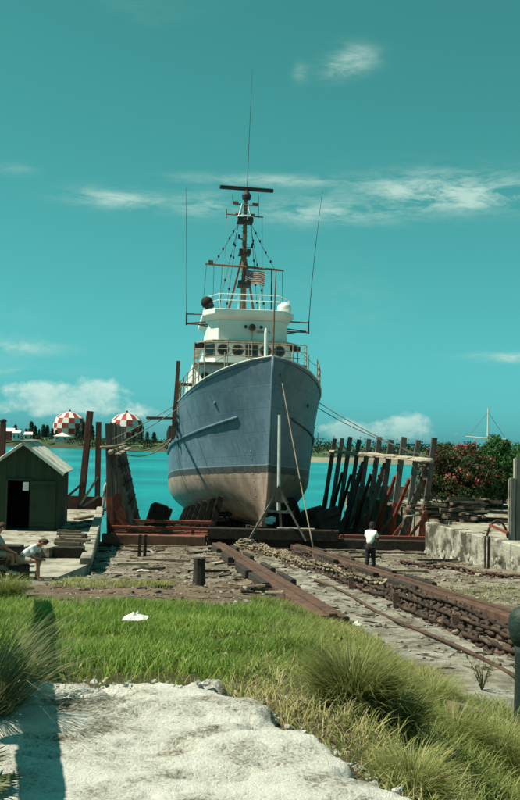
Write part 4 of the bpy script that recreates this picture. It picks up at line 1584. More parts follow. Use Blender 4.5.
def rope(name, a, b, sag, r, mat, label, cat='rope', group=None):
    o = MB().tube(sag_line(a, b, sag), r, 6).build(name, MAT[mat], smooth=True)
    return tag(o, label, cat, group)


def SW(x, y, z):
    return FM @ Vector((x, y, z))


lp = C(-8.2, D0, 0)
rope('mooring_line', SW(-4.95, 13.8, 7.6), (lp.x - .1, D0 - .15, 6.3), .10, .025, 'rope', 'taut line from the ship rail down to the grey post head, above the other line')
rope('mooring_line', SW(-4.4, 10.2, 7.4), (lp.x - .05, D0 - .2, 5.85), .12, .025, 'rope', 'line sloping across the ship flare to the grey left post')
rpz = C(8.25, D0 + 4 * DD, 0)
rope('mooring_line', SW(4.55, 11.6, 7.85), (C(8.25, D0 + DD, 0).x, D0 + DD - .2, 5.9), .15, .026, 'wire', 'upper dark line from the ship side to the timber cradle uprights')
rope('mooring_line', SW(4.6, 12.4, 7.6), (C(8.25, D0, 0).x, D0 - .2, 5.8), .28, .026, 'wire', 'lower dark line sagging from the ship side to the end upright')
rope('bow_line', SW(.45, .75, 8.7), C(1.6, 47.3, .06), .12, .032, 'rope', 'brown line hanging from the bow down to the slipway chain')
for k, (s1, s2) in enumerate(((.5, .03), (.75, .035))):
    rope('slack_hose', (lp.x + .15, D0 - .1, 5.95 - .1 * k), SW(-4.95, 16.5 + k, 5.6), s1, s2, 'rope', 'slack pale hose drooping from the grey post to the ship side', 'hose', 'slack hoses between post and ship')
boom = tag(MB().tube([(lp.x + 1.6, D0 + 2, 7.55), SW(-4.9, 15.8, 6.9)], .09, 8).build('boom', MAT['mast_brown']), 'dark horizontal boom reaching from the ship side over the water', 'boom')
rope('post_lashing', (lp.x - .55, D0 - .2, 5.95), (lp.x + .75, D0 - .22, 6.15), .05, .07, 'rope', 'rope lashing wound about the heads of the grey posts', 'rope')

# ------------------------------------------------------------------ slip rails
def track(u, label, d_start=12.6):
    t = thing('slipway_rail', label, 'rail', C(u, 34, -.2), 'slipway rails')
    d = d_start
    L = 5.9
    while d < 51.5:
        e = min(d + L - .06, 51.5)
        jog = random.uniform(-.03, .03)
        MB().beam(C(u - .17 + jog, d, -.02), C(u - .17 + jog, e, -.02), .3, .26, chamfer=.02).build('rail_timber', MAT['rust'], t)
        MB().beam(C(u + .17 + jog, d, -.035), C(u + .17 + jog, e, -.035), .3, .26, chamfer=.02).build('rail_timber', MAT['rust'], t)
        MB().beam(C(u + jog, d, .13), C(u + jog, e, .13), .16, .045).build('wear_plate', MAT['rust'], t)
        d += L
    d = d_start + .6
    while d < 51:
        MB().beam(C(u - .62, d, -.14), C(u + .62, d + random.uniform(-.05, .05), -.14), .22, .14).build('sleeper', MAT['dark_timber'], t)
        d += 1.9
    # raised side timber
    for d in (26.5, 31.0, 37.5, 43.5):
        MB().beam(C(u - .48, d, .02), C(u - .48, d + 3.6, .02), .2, .26, chamfer=.02).build('side_timber', MAT['dark_timber'], t)
        MB().beam(C(u + .48, d + 1.6, .02), C(u + .48, d + 4.6, .02), .16, .22, chamfer=.02).build('side_timber', MAT['dark_timber'], t)
    return t


track(-2.65, 'rusty double timber slipway rail beside the stump, away from the chains', 19.6)
track(1.28, 'rusty double timber slipway rail with heavy chains heaped along it')
cable = [C(-1.05 + .1 * math.sin(k * .7), 14 + k * 1.2, -.10) for k in range(22)]
tag(MB().tube(cable, .035, 6).build('haul_rod', MAT['rust'], smooth=True), 'thin rusty rod lying along the pale strip between the rails', 'rod')

# ------------------------------------------------------------------ chains
def link_data(L, W, r):
    mb = MB()
    path = []
    for k in range(10):
        a = 2 * math.pi * k / 10
        x = math.cos(a) * W / 2
        y = math.sin(a) * W / 2 + (L - W) / 2 * (1 if math.sin(a) > 1e-6 else (-1 if math.sin(a) < -1e-6 else 0))
        path.append(Vector((x, y, 0)))
    n = 5
    vs_, fs_ = [], []
    for k, p in enumerate(path):
        t = (path[(k + 1) % 10] - path[k - 1]).normalized()
        nn = Vector((-t.y, t.x, 0))
        for j in range(n):
            a = 2 * math.pi * j / n
            vs_.append(p + nn * (r * math.cos(a)) + Vector((0, 0, r * math.sin(a))))
    for k in range(10):
        for j in range(n):
            fs_.append((k * n + j, k * n + (j + 1) % n, ((k + 1) % 10) * n + (j + 1) % n, ((k + 1) % 10) * n + j))
    mb.add(vs_, fs_)
    me = mb.mesh('link')
    me.polygons.foreach_set('use_smooth', [True] * len(me.polygons))
    return me


def chain(label, fn, t_len, pitch, me, group=None, tiltj=.3):
    p0 = fn(0)
    t = thing('chain', label, 'chain', p0, group)
    n = int(t_len / pitch)
    for i in range(n):
        a, b_ = fn(i / n), fn((i + 1) / n)
        dirv = (b_ - a).normalized()
        q = dirv.to_track_quat('Y', 'Z').to_matrix().to_4x4()
        roll = R(38 if i % 2 else -48) + random.uniform(-tiltj, tiltj)
        mw = Matrix.Translation((a + b_) / 2 + Vector((random.uniform(-.02, .02), 0, random.uniform(-.015, .015)))) @ q @ Matrix.Rotation(roll, 4, 'Y')
        link_mesh('link', me, t, mw)
    return t


LK = link_data(.32, .20, .044)
LK.materials.append(MAT['chain'])
LKp = link_data(.31, .19, .038)
LKp.materials.append(MAT['chain_pale'])
LKs = link_data(.34, .20, .040)
LKs.materials.append(MAT['rust'])


def strand(u0, u1, h, d0, d1, wob, ph):
    def f(t):
        d = lerp(d0, d1, t)
        u = lerp(u0, u1, t) + wob * math.sin(t * 9 + ph) + .05 * math.sin(t * 31 + ph * 2)
        hump = .05 * math.sin(t * 23 + ph) + .035 * math.sin(t * 51 + ph * 3)
        return C(u, d, h + hump * (1 if h > .05 else .35))
    return f


chain('heavy dark chain topmost on the heap, against the rusty rail', strand(.45, .15, .10, 13.0, 44, .05, 0), 31, .235, LK)
chain('heavy dark chain second down in the heap along the rail', strand(.20, -.1, -.0, 13.0, 44, .06, 1.4), 31, .235, LK)
chain('heavy dark chain at the foot of the heap, bordering the pale strip', strand(-.12, -.5, -.09, 13.0, 38, .12, 2.6), 25, .235, LK)
chain('paler chain on the heap running up to the cradle front beam', strand(.02, -1.1, .13, 27, 50, .05, .7), 23, .225, LKp)
chain('paler chain sagging loosely off the heap near the cradle', strand(-.2, -1.5, .06, 32, 50, .16, 2.2), 18, .225, LKp)
for k, d in enumerate((16.2, 19.5, 23.8, 28.5)):
    tag(MB().beam(C(.1 - .02 * d, d, -.25), C(.08 - .02 * d, d + .05, .2), .13, .13).build('chain_peg', MAT['rust']), 'short rusty peg holding up the heaped chains', 'peg', 'rusty pegs beside the chains')
# coil of pale chain / rope at the cradle foot
coil = MB()
cc = C(-1.4, 49.0, .0)
for k in range(3):
    coil.tube([cc + Vector(((.5 - .1 * k) * math.cos(a) + .1 * math.sin(3 * a), .35 * math.sin(a), .05 + .12 * k + .06 * math.sin(4 * a + k))) for a in [j * math.pi / 10 for j in range(21)]], .055, 6)
tag(coil.build('rope_coil', MAT['chain_pale'], smooth=True), 'tangled pale coil dropped at the cradle front beam', 'coil')
# the chain lying along the ground below the retaining wall
a_, b_ = G(402, 563.5, 1.75), G(540, 581, 2.2)


def wall_chain(t):
    p = a_.lerp(b_, t)
    p.z = ground_z(p.x, p.y) + .07
    return p + Vector((.12 * math.sin(t * 14), .12 * math.sin(t * 9), 0))


chain('thin rusty chain lying on the ground in front of the retaining wall', wall_chain, (b_ - a_).length, .25, LKs)

# ------------------------------------------------------------------ shed
SX, SY = -9.85, 42.0
shed = thing('shed', 'dark green boarded shed with pale gabled roof and open door', 'shed', (SX, SY, 2.5), worldspace=False, rot=(0, 0, R(6.4)))
hw, wh, rh, dep = 1.5, 2.55, 1.12, 4.7
for side in (-1, 1):
    # front boards, each a strip up to the gable
    pass
nb = 15
bw = 2 * hw / nb
for i in range(nb):
    x0 = -hw + i * bw
    xc = x0 + bw / 2
    ztop0 = wh + rh * (1 - abs(x0) / hw)
    ztop1 = wh + rh * (1 - abs(x0 + bw) / hw)
    z0 = 0.0
    dleft, dright = -.62, .32
    if dleft - .02 <= xc <= dright + .02:
        z0 = 2.08
    pr = random.uniform(0, .012)
    x0b, x1b = x0 + .001, x0 + bw - .001
    pr = .014 if i % 2 else 0.0
    MB().add([(x0b, -pr, z0), (x1b, -pr, z0), (x1b, -pr, ztop1 - .03), (x0b, -pr, ztop0 - .03), (x0b, .05, z0), (x1b, .05, z0), (x1b, .05, ztop1 - .03), (x0b, .05, ztop0 - .03)],
             [(0, 1, 2, 3), (7, 6, 5, 4), (0, 4, 5, 1), (1, 5, 6, 2), (2, 6, 7, 3), (3, 7, 4, 0)]).build('board', MAT['shed_green'], shed)
    # back boards with a small window gap
    zb = 0.0
    if .15 < xc < .55:
        MB().box((xc, dep + (.012 if i % 2 else 0), .8), (bw + .02, .05, 1.6)).build('board', MAT['shed_green'], shed)
        MB().box((xc, dep + (.012 if i % 2 else 0), 2.45), (bw + .02, .05, .9)).build('board', MAT['shed_green'], shed)
    else:
        MB().box((xc, dep + (.012 if i % 2 else 0), (min(ztop0, ztop1) - .02) / 2), (bw + .02, .05, min(ztop0, ztop1) - .02)).build('board', MAT['shed_green'], shed)
for side in (-1, 1):
    nsb = 22
    for i in range(nsb):
        y = .06 + (dep - .1) * (i + .5) / nsb
        MB().box((side * (hw - .03 + random.uniform(0, .012)), y, wh / 2), (.05, (dep - .1) / nsb + .01, wh)).build('board', MAT['shed_green'], shed)
    # roof: corrugated sheets
    for j in range(6):
        y0, y1 = -.28 + j * (dep + .55) / 6, -.28 + (j + 1) * (dep + .55) / 6 + .04
        mb = MB()
        n = 12
        ex = hw + .22
        zE = wh + rh * (1 - ex / hw)
        for q in range(n + 1):
            y = lerp(y0, y1, q / n)
            dz = .018 * (1 if q % 2 else -1) + .01 * (j % 2)
            mb.v += [(0, y, wh + rh + .05 + dz), (side * ex, y, zE + .05 + dz), (side * ex, y, zE + .035 + dz), (0, y, wh + rh + .035 + dz)]
        for q in range(n):
            a = 4 * q
            mb.f += [(a, a + 1, a + 5, a + 4), (a + 3, a + 7, a + 6, a + 2), (a + 1, a + 2, a + 6, a + 5)]
            mb.mi += [0, 0, 0]
        mb.f += [(0, 3, 2, 1), (4 * n, 4 * n + 1, 4 * n + 2, 4 * n + 3)]
        mb.mi += [0, 0]
        mb.build('roof_sheet', MAT['roof_sheet'], shed)
    MB().beam((0, -.25, wh + rh - .03), (side * (hw + .2), -.25, wh + rh * (1 - (hw + .2) / hw) - .03), .05, .12).build('barge_board', MAT['roof_sheet'], shed)
MB().beam((0, -.3, wh + rh + .08), (0, dep + .3, wh + rh + .08), .3, .05).build('ridge_cap', MAT['roof_sheet'], shed)
MB().box((0, dep / 2, .03), (2 * hw - .15, dep - .2, .06)).build('floor', MAT['shed_inside'], shed)
MB().box((-.15, -.03, 2.12), (1.1, .08, .1)).build('lintel', MAT['shed_green'], shed)
for xj in (-.66, .34):
    MB().box((xj, -.03, 1.04), (.08, .08, 2.08)).build('door_jamb', MAT['shed_door'], shed)
door = MB().box((.86, -.09, 1.04), (1.02, .045, 2.06)).build('door', MAT['shed_door'], shed)
for z in (.25, 1.8):
    MB().box((.86, -.13, z), (.96, .03, .14)).build('batten', MAT['shed_green'], door)
MB().box((.45, -.14, 1.0), (.05, .05, .16)).build('handle', MAT['rust'], door)
MB().box((.12, -.02, 1.84), (.24, .03, .36)).build('window_daylight_card', MAT['paper'], shed)  # pale card in the doorway stands for daylight through the back window

# ------------------------------------------------------------------ tall red brown mooring posts and frames, left
bf = thing('dolphin_frame', 'two tall red brown posts with braces at the quay end behind the shed', 'post frame', P(82, 514, 55.6))
for (pt, pb, w) in (((90, 411), (80, 513), .34), ((98.6, 422), (97, 515), .27)):
    a, b_ = P(pb[0], pb[1], 55.6), P(pt[0], pt[1], 55.6)
    MB().beam(a, b_, w, w, Vector((0, 1, 0)), chamfer=.02).build('post', MAT['red_post'], bf, bevel=0)
MB().beam(P(58, 504, 56.0), P(104, 506, 56.0), .25, 1.0).build('bulwark', MAT['red_post'], bf)
MB().beam(P(80, 505, 55.4), P(98, 477, 55.4), .15, .12).build('brace', MAT['grey_timber'], bf)
MB().beam(P(66, 498, 55.4), P(84, 482, 55.4), .15, .12).build('brace', MAT['dark_timber'], bf)
MB().beam(P(83, 506, 55.4), P(99, 496, 55.4), .12, .12).build('brace', MAT['grey_timber'], bf)
lone = thing('mooring_post', 'lone red brown post rising behind the shed roof', 'post', P(2, 520, 57))
MB().beam(P(1, 520, 57), P(3, 423, 57), .3, .3, Vector((0, 1, 0)), chamfer=.02).build('post', MAT['red_post'], lone)
MB().ball(P(3, 421, 57), (.22, .22, .14), 8, 5).build('post_cap', MAT['dark_metal'], lone)

# timber stacks on the quay
stack = thing('plank_stack', 'stack of grey brown planks lying on the quay beside the shed', 'planks', G(73, 548, 2.5))
for r_ in range(4):
    for q in range(4):
        if random.random() < .12 * r_:
            continue
        a = G(59 + random.uniform(-1, 2), 548 - q * 3.2, 2.5)
        b_ = G(88 + random.uniform(-3, 2), 549 - q * 3.2, 2.5)
        off = Vector((random.uniform(-.16, .16), random.uniform(-.10, .10), .07 + r_ * .115 + random.uniform(-.012, .012)))
        MB().beam(a + off, b_ + off + Vector((random.uniform(-.3, .12), random.uniform(-.06, .06), 0)), .25, .09).build('plank', MAT['brown_plank'], stack)
baulk = thing('kerb_baulk', 'low line of concrete blocks with dark gaps behind the sitting man', 'blocks', G(60, 557, 2.5))
for k, (p0, p1) in enumerate(((-22, -8), (-6, 8), (10, 24), (26, 41), (44, 52), (55, 84))):
    a, b_ = G(p0, 557 + .02 * k, 2.5), G(p1, 557.5, 2.5)
    a.z = b_.z = 2.68
    MB().beam(a, b_, .5, .34, chamfer=.03).build('block', MAT['dark_timber'] if k in (3, 5) else MAT['concrete_old'], baulk)
for k in range(3):
    a, b_ = G(70 + 3 * k, 530 - 5 * k, 2.5), G(88 + 2 * k, 527 - 5 * k, 2.5)
    o = MB().beam(a + Vector((0, 0, .05)), b_ + Vector((0, 0, .07)), .25, .09).build('loose_plank', MAT['brown_plank'])
    tag(o, 'loose dark plank lying on the quay concrete behind the stack', 'plank', 'loose planks on the quay')

# ------------------------------------------------------------------ stump
sp = G(199, 580, 2.52)
stump = MB().lathe([(.19, -.15), (.17, .2), (.165, .45), (.18, .62), (.12, .64)], 10, sp)
tag(stump.build('stump', MAT['dark_timber'], bevel=.0), 'short dark timber stump standing in the dirt left of the rail', 'stump')
# pair of small stakes near the cradle foot
for px in (139, 144.5):
    b_ = G(px, 553, 1.75)
    tag(MB().beam(b_ + Vector((0, 0, -.3)), b_ + Vector((.03, 0, .75)), .12, .1).build('stake', MAT['dark_timber']), 'short dark stake in the rubble before the red cradle end', 'stake', 'stakes in the rubble')

# ------------------------------------------------------------------ retaining wall on the right
rw = thing('retaining_wall', 'stained pale concrete retaining wall with broken lower face', 'wall', (9.2, 40, 1.6))
wa, wb = Vector((8.05, 47.9, 0)), Vector((12.1, 25, 0))
nseg = 12
for i in range(nseg):
    a, b_ = wa.lerp(wb, i / nseg), wa.lerp(wb, (i + 1) / nseg - .002)
    za, zb = slipground(a.y) - .25, slipground(b_.y) - .25
    j = random.uniform(-.04, .04)
    nrm = Vector((-(wb - wa).normalized().y, (wb - wa).normalized().x, 0))
    if nrm.x > 0:
        nrm = -nrm
    f0, f1 = a + nrm * (.06 + j), b_ + nrm * (.06 + j)
    k0, k1 = a - nrm * .5, b_ - nrm * .5
    zt = 2.78
    MB().add([(f0.x, f0.y, za), (f1.x, f1.y, zb), (f1.x, f1.y, zt), (f0.x, f0.y, zt), (k0.x, k0.y, za), (k1.x, k1.y, zb), (k1.x, k1.y, zt), (k0.x, k0.y, zt)],
             [(0, 1, 2, 3), (7, 6, 5, 4), (3, 2, 6, 7), (0, 3, 7, 4), (1, 5, 6, 2)]).build('wall_block', MAT['concrete_old'], rw, bevel=.04)
    for q in range(9):
        t = random.random()
        c = f0.lerp(f1, t)
        s_ = random.uniform(.08, .24)
        MB().ball((c.x + .02, c.y, lerp(za, zb, t) + .22 + random.uniform(0, .4)), (s_ * .5, s_, s_ * .7), 6, 4, Matrix.Rotation(random.uniform(0, 3), 3, 'X')).build('stone', MAT['concrete_old'] if q % 2 else MAT['stone'], rw)
# lumber pile on the wall
def scatter_pile(name, label, c0, n, L, spread, h, mats):
    t = thing(name, label, 'lumber pile', c0)
    for i in range(n):
        ang = random.gauss(.1, .6)
        l = L * random.uniform(.5, 1.1)
        c = Vector(c0) + Vector((random.uniform(-spread, spread), random.uniform(-.7, .7), .06 + h * (i / n)))
        dv = Vector((math.cos(ang), math.sin(ang), random.uniform(-.08, .1))) * l / 2
        MB().beam(c - dv, c + dv, random.uniform(.12, .26), random.uniform(.06, .16)).build('plank', MAT[random.choice(mats)], t)
    return t


scatter_pile('lumber_pile', 'jumbled pile of weathered timbers heaped below the flowering bush', G(468, 521, 2.62), 40, 2.6, .9, 1.1, ['brown_plank', 'dark_timber', 'brown_plank'])
scatter_pile('lumber_pile', 'low scatter of pale broken timbers beside the end cradle upright', G(439, 519, 2.62), 22, 2.2, .9, .7, ['pale_timber', 'brown_plank', 'dark_timber'])
tag(MB().beam(G(478, 505, 2.62) + Vector((0, 0, .35)), G(506, 508, 2.62) + Vector((0, 0, .3)), .16, .1).build('loose_plank', MAT['pale_timber']), 'single tan plank propped beneath the bush', 'plank')
# hoop of bent pipe, red bar, and pipe posts on the wall
hp_ = MB()
h0, h1 = G(486.5, 538, 2.7), G(508, 538, 2.7)
arc = [h0.lerp(h1, k / 10) + Vector((0, 0, .72 * math.sin(math.pi * k / 10) ** .6)) for k in range(11)]
hp_.tube(arc, .05, 7)
tag(hp_.build('pipe_hoop', MAT['rust'], smooth=True), 'bent rusty pipe hoop standing on the retaining wall', 'pipe')
for px in (485, 488.4):
    b_ = G(px, 566, 1.85)
    tt = P(px + .3, 536, b_.y - .0)
    tag(MB().tube([b_ + Vector((0, 0, -.3)), tt], .045, 7).build('stand_pipe', MAT['rust']), 'thin dark upright pipe against the retaining wall face', 'pipe', 'upright pipes at the wall')
tag(MB().beam(P(490, 525, 41), P(508, 533, 40.2), .12, .09).build('red_bar', MAT['red_lead']), 'bright red bar leaning inside the pipe hoop', 'bar')
# tall grey posts at the right edge
for (px, pt, w, lab) in ((512.2, 478, .22, 'shorter grey weathered timber post beside the taller one on the wall'), (518.5, 457.5, .28, 'taller grey weathered timber post at the yard edge')):
    b_ = G(px, 540, 2.62)
    tt = P(px + .6, pt, b_.y)
    o = thing('timber_post', lab, 'post', b_)
    MB().beam(b_ + Vector((0, 0, -.1)), tt, w, w, Vector((0, 1, 0)), chamfer=.015).build('shaft', MAT['grey_timber'], o)
    MB().beam(b_ + Vector((-w * .62, .02, 0)), tt + Vector((-w * .62, .02, -.05)), .05, w * .8, Vector((0, 1, 0))).build('sunlit_edge', MAT['pale_timber'], o)  # pale strip added to the left edge, painting the sunlight on it
# white flagpole with yard far right
fp = G(487, 500, 2.62)
fpt = thing('flagpole', 'thin white flagpole with horizontal yard rising behind the flowering bush', 'flagpole', fp)
fy = fp.y
MB().tube([fp, P(488.3, 408, fy)], [.10, .045], 8).build('pole', MAT['tank_white'], fpt)
MB().tube([P(466, 436.5, fy), P(506, 439.5, fy)], [.045, .045], 6).build('yard', MAT['tank_white'], fpt)
for px in (468, 505):
    MB().tube([P(488.2, 412, fy), P(px, 437.5, fy)], .012, 4).build('stay', MAT['wire'], fpt)
# concrete wall at the water's edge of the yard
ww_ = thing('sea_wall', 'low bright concrete wall at the water edge seen through the uprights', 'wall', G(395, 497, 2.62))
for k in range(6):
    a, b_ = G(352 + k * 14, 497.2, 2.62), G(365.4 + k * 14, 497.4, 2.62)
    MB().beam(a + Vector((0, 0, .4)), b_ + Vector((0, 0, .4)), .4, .8).build('wall_block', MAT['concrete'], ww_)


# ------------------------------------------------------------------ oleander bush
def bush(name, label, c, rx, ry, h, nlump, nleaf, leaf, mats, flower=None, seed=1):
    g = np.random.default_rng(seed)
    t = thing(name, label, 'bush', c, worldspace=False)
    st = MB()
    lumps = []
    for i in range(nlump):
        a = g.uniform(0, 6.28)
        rr = math.sqrt(g.uniform(0, 1))
        el_ = g.uniform(.0, 1)
        x, y = rx * rr * math.cos(a), ry * rr * math.sin(a)
        zmax = h * math.sqrt(max(.06, 1 - rr * rr * .8))
        z = zmax * g.uniform(.22, .96)
        lumps.append((x, y, z, g.uniform(.28, .62)))
        if i % 3 == 0:
            st.tube([(x * .15, y * .15, -.2), (x * .5, y * .5, z * .5), (x, y, z)], [.06, .04, .015], 5)
    st.build('stem', MAT['stem_wood'], t)
    pts, tn, fpts = [], [], []
    for (x, y, z, r) in lumps:
        k = int(nleaf / nlump)
        d_ = g.normal(size=(k, 3))
        d_ /= np.linalg.norm(d_, axis=1)[:, None]
        rad = r * g.uniform(.25, 1.0, k) ** .6
        p = d_ * rad[:, None] * np.array((1, 1, .8)) + np.array((x, y, z))
        p = p[p[:, 2] > .02]
        pts.append(p)
        tn.append(np.clip(g.normal(g.uniform(.15, .85), .16, len(p)), 0, 1))
        if flower:
            kf = int(flower[0](x, y, z) * k * (1.3 if g.random() < .4 else .1))
            if kf > 0:
                d_ = g.normal(size=(kf, 3))
                d_[:, 1] -= .7
                d_[:, 2] += .4
                d_ /= np.linalg.norm(d_, axis=1)[:, None]
                fpts.append(d_ * (r * g.uniform(.8, 1.08, kf))[:, None] + np.array((x, y, z)))
    pts = np.concatenate(pts)
    put('crown', leaf_mesh('crown', pts, leaf, g, np.concatenate(tn), 3.2, upbias=.5), mats, t)
    if flower and fpts:
        put('blossom', leaf_mesh('blossom', np.concatenate(fpts), flower[1], g, aspect=1.3), MAT['blossom'], t)
    return t


bc = G(458, 507, 2.62)
bush('oleander_bush', 'big oleander bush covered in red blossom behind the lumber pile', bc, 2.6, 2.1, 4.3, 230, 30000, .20, MAT['oleander_dark'], (lambda x, y, z: (.11 if z > 1.2 else .03) * (1.6 if z > 3 else 1), .15), 3)
bc2 = G(489, 506, 2.62)
bush('oleander_bush', 'bright green leafy bush growing against the red flowering one', bc2 + Vector((.3, -.5, 0)), 1.75, 1.6, 4.5, 170, 22000, .24, MAT['oleander'], (lambda x, y, z: .02 if z > 3 else 0, .15), 4)
bc3 = G(524, 500, 2.62)
bush('oleander_bush', 'dark leafy bush behind the tall grey posts', bc3, 1.5, 1.5, 4.3, 90, 9000, .24, MAT['oleander'], None, 6)


# ------------------------------------------------------------------ people
def person(name, label, J, mats, group=None, hair='hair', trouser='long', sleeves='short', hat=None):
    """J: joint positions in world space; builds one skinned body, clothing children"""
    root = thing(name, label, 'person', J['root'], group)

    def skin_obj(nm, verts, edges, radii, mat, rootidx=0, sub=2):
        me = bpy.data.meshes.new(nm)
        me.from_pydata([tuple(v) for v in verts], edges, [])
        o = bpy.data.objects.new(nm, me)
        COL.objects.link(o)
        sk = o.modifiers.new('skin', 'SKIN')
        sk.use_smooth_shade = True
        for i, r in enumerate(radii):
            sv = me.skin_vertices[0].data[i]
            sv.radius = r if isinstance(r, tuple) else (r, r)
            sv.use_root = (i == rootidx)
        ss = o.modifiers.new('subsurf', 'SUBSURF')
        ss.levels = ss.render_levels = sub
        me.materials.append(mat)
        adopt(o, root)
        return o

    V, E, Rr = [], [], []

    def addv(p, r, par=None):
        V.append(Vector(p))
        Rr.append(r)
        if par is not None:
            E.append((par, len(V) - 1))
        return len(V) - 1

    pel = addv(J['pelvis'], .13)
    wai = addv(J['pelvis'].lerp(J['chest'], .5), .125, pel)
    che = addv(J['chest'], .15, wai)
    nek = addv(J['neck'], .062, che)
    hdb = addv(J['neck'].lerp(J['head'], .62), .082, nek)
    hd = addv(J['head'], .098, hdb)
    addv(J['head'] + (J['head'] - J['neck']).normalized() * .085, .078, hd)
    for s in ('l', 'r'):
        h = addv(J['hip_' + s], .098, pel)
        k = addv(J['knee_' + s], .062, addv(J['hip_' + s].lerp(J['knee_' + s], .5), .082, h))
        c = addv(J['knee_' + s].lerp(J['ankle_' + s], .35), .058, k)
        a = addv(J['ankle_' + s], .040, c)
        addv(J['toe_' + s], .035, a)
        sh = addv(J['sho_' + s], .060, che)
        e = addv(J['elb_' + s], .043, sh)
        w = addv(J['wri_' + s], .030, e)
        addv(J['wri_' + s] + (J['wri_' + s] - J['elb_' + s]).normalized() * .08, (.04, .022), w)
    body = skin_obj('body', V, E, Rr, mats['skin'])
    # shirt
    V, E, Rr = [], [], []
    p0 = addv(J['pelvis'].lerp(J['chest'], .02), .158)
    p1 = addv(J['pelvis'].lerp(J['chest'], .5), .155, p0)
    p2 = addv(J['chest'], .178, p1)
    p3 = addv(J['chest'].lerp(J['neck'], .92), .085, p2)
    for s in ('l', 'r'):
        sh = addv(J['sho_' + s], .083, p2)
        addv(J['sho_' + s].lerp(J['elb_' + s], .7 if sleeves == 'short' else 1.0), .066, sh)
    skin_obj('shirt', V, E, Rr, mats['shirt'])
    V, E, Rr = [], [], []
    p0 = addv(J['pelvis'] + Vector((0, 0, .03)), .150)
    for s in ('l', 'r'):
        h = addv(J['hip_' + s], .118, p0)
        m_ = addv(J['hip_' + s].lerp(J['knee_' + s], .55), .10, h)
        if trouser == 'long':
            k = addv(J['knee_' + s], .083, m_)
            addv(J['ankle_' + s].lerp(J['knee_' + s], .12), .068, addv(J['knee_' + s].lerp(J['ankle_' + s], .45), .075, k))
        else:
            addv(J['hip_' + s].lerp(J['knee_' + s], .72), .095, m_)
    skin_obj('trousers', V, E, Rr, mats['trousers'])
    # hair cap, nose, ears, fingers
    hdir = (J['head'] - J['neck']).normalized()
    face = J['face'].normalized()
    q = Matrix((face.cross(hdir).normalized(), face, hdir)).transposed()
    MB().ball(J['head'] - face * .018 + hdir * .05, (.104, .112, .098), 12, 8, q).ball(J['head'] - face * .06 - hdir * .0, (.095, .07, .10), 10, 6, q).build('hair', mats['hair'], root, smooth=True)
    fx = MB().ball(J['head'] + face * .10 - hdir * .005, (.014, .022, .026), 6, 5, q)
    xdir = face.cross(hdir).normalized()
    for s in (-1, 1):
        fx.ball(J['head'] + xdir * s * .098 - hdir * .005, (.012, .024, .032), 6, 5, q)
    fx.build('nose_and_ears', mats['skin'], root, smooth=True)
    fgr = MB()
    for s in ('l', 'r'):
        dv = (J['wri_' + s] - J['elb_' + s]).normalized()
        sd_ = dv.cross(Vector((0, 1, .3))).normalized()
        pc = J['wri_' + s] + dv * .085
        for k in range(4):
            o_ = sd_ * (k - 1.5) * .019
            Lf = (.062, .075, .07, .052)[k]
            fgr.tube([pc + o_ - dv * .02, pc + o_ + dv * Lf * .5, pc + o_ + dv * Lf + Vector((0, 0, -.015))], [.010, .009, .006], 6)
        fgr.tube([pc - dv * .05 + sd_ * -.03, pc - dv * .015 + sd_ * -.055, pc + dv * .015 + sd_ * -.062], [.011, .010, .007], 6)
    fgr.build('fingers', mats['skin'], root, smooth=True)
    shoe = MB()
    for s in ('l', 'r'):
        fdir = (J['toe_' + s] - J['ankle_' + s])
        fdir.z = 0
        fdir.normalize()
        qq = Matrix((Vector((0, 0, 1)).cross(fdir) * -1, fdir, Vector((0, 0, 1)))).transposed()
        shoe.ball(J['ankle_' + s] + fdir * .07 + Vector((0, 0, -.045)), (.05, .14, .05), 8, 6, qq)
    shoe.build('shoes', MAT['trousers_dark'], root, smooth=True)
    if hat:
        MB().ball(J['head'] + hdir * .07, (.115, .125, .075), 12, 6, q).ball(J['head'] + hdir * .045 + face * .05, (.11, .13, .015), 12, 4, q).build('cap', mats['hat'], root, smooth=True)
    return root


def standing(base, facing, h=1.75, bend=0.0, arms=None, legspread=.11):
    """joints of a standing figure; facing = angle of the face direction in the ground plane"""
    k = h / 1.75
    f = Vector((math.cos(facing), math.sin(facing), 0))
    r = Vector((f.y, -f.x, 0))
    b = Vector(base)
    J = {'root': b, 'face': f - Vector((0, 0, .35))}
    J['pelvis'] = b + Vector((0, 0, .95 * k))
    sp_ = Vector((0, 0, 1)) * math.cos(bend) + f * math.sin(bend)
    J['chest'] = J['pelvis'] + sp_ * .38 * k
    J['neck'] = J['chest'] + sp_ * .20 * k + f * .02
    J['head'] = J['neck'] + (sp_ + f * .25).normalized() * .15 * k
    for s, sg in (('l', -1), ('r', 1)):
        J['hip_' + s] = J['pelvis'] + r * sg * .09 * k - Vector((0, 0, .06))
        J['knee_' + s] = b + r * sg * (.10) * k + f * (.05 * sg + .02) + Vector((0, 0, .50 * k))
        J['ankle_' + s] = b + r * sg * legspread * k + f * (.09 * sg - .03) + Vector((0, 0, .09 * k))
        J['toe_' + s] = J['ankle_' + s] + f * .17 + Vector((0, 0, -.05))
        J['sho_' + s] = J['chest'] + sp_ * .10 * k + r * sg * .185 * k
        if arms == 'front':
            J['elb_' + s] = J['sho_' + s] + Vector((0, 0, -.26)) + f * .08 + r * sg * .05
            J['wri_' + s] = J['elb_' + s] + f * .22 + Vector((0, 0, -.06)) - r * sg * .08
        else:
            J['elb_' + s] = J['sho_' + s] + Vector((0, 0, -.28)) + r * sg * .05 + f * .02
            J['wri_' + s] = J['elb_' + s] + Vector((0, 0, -.23)) + f * .08
    return J


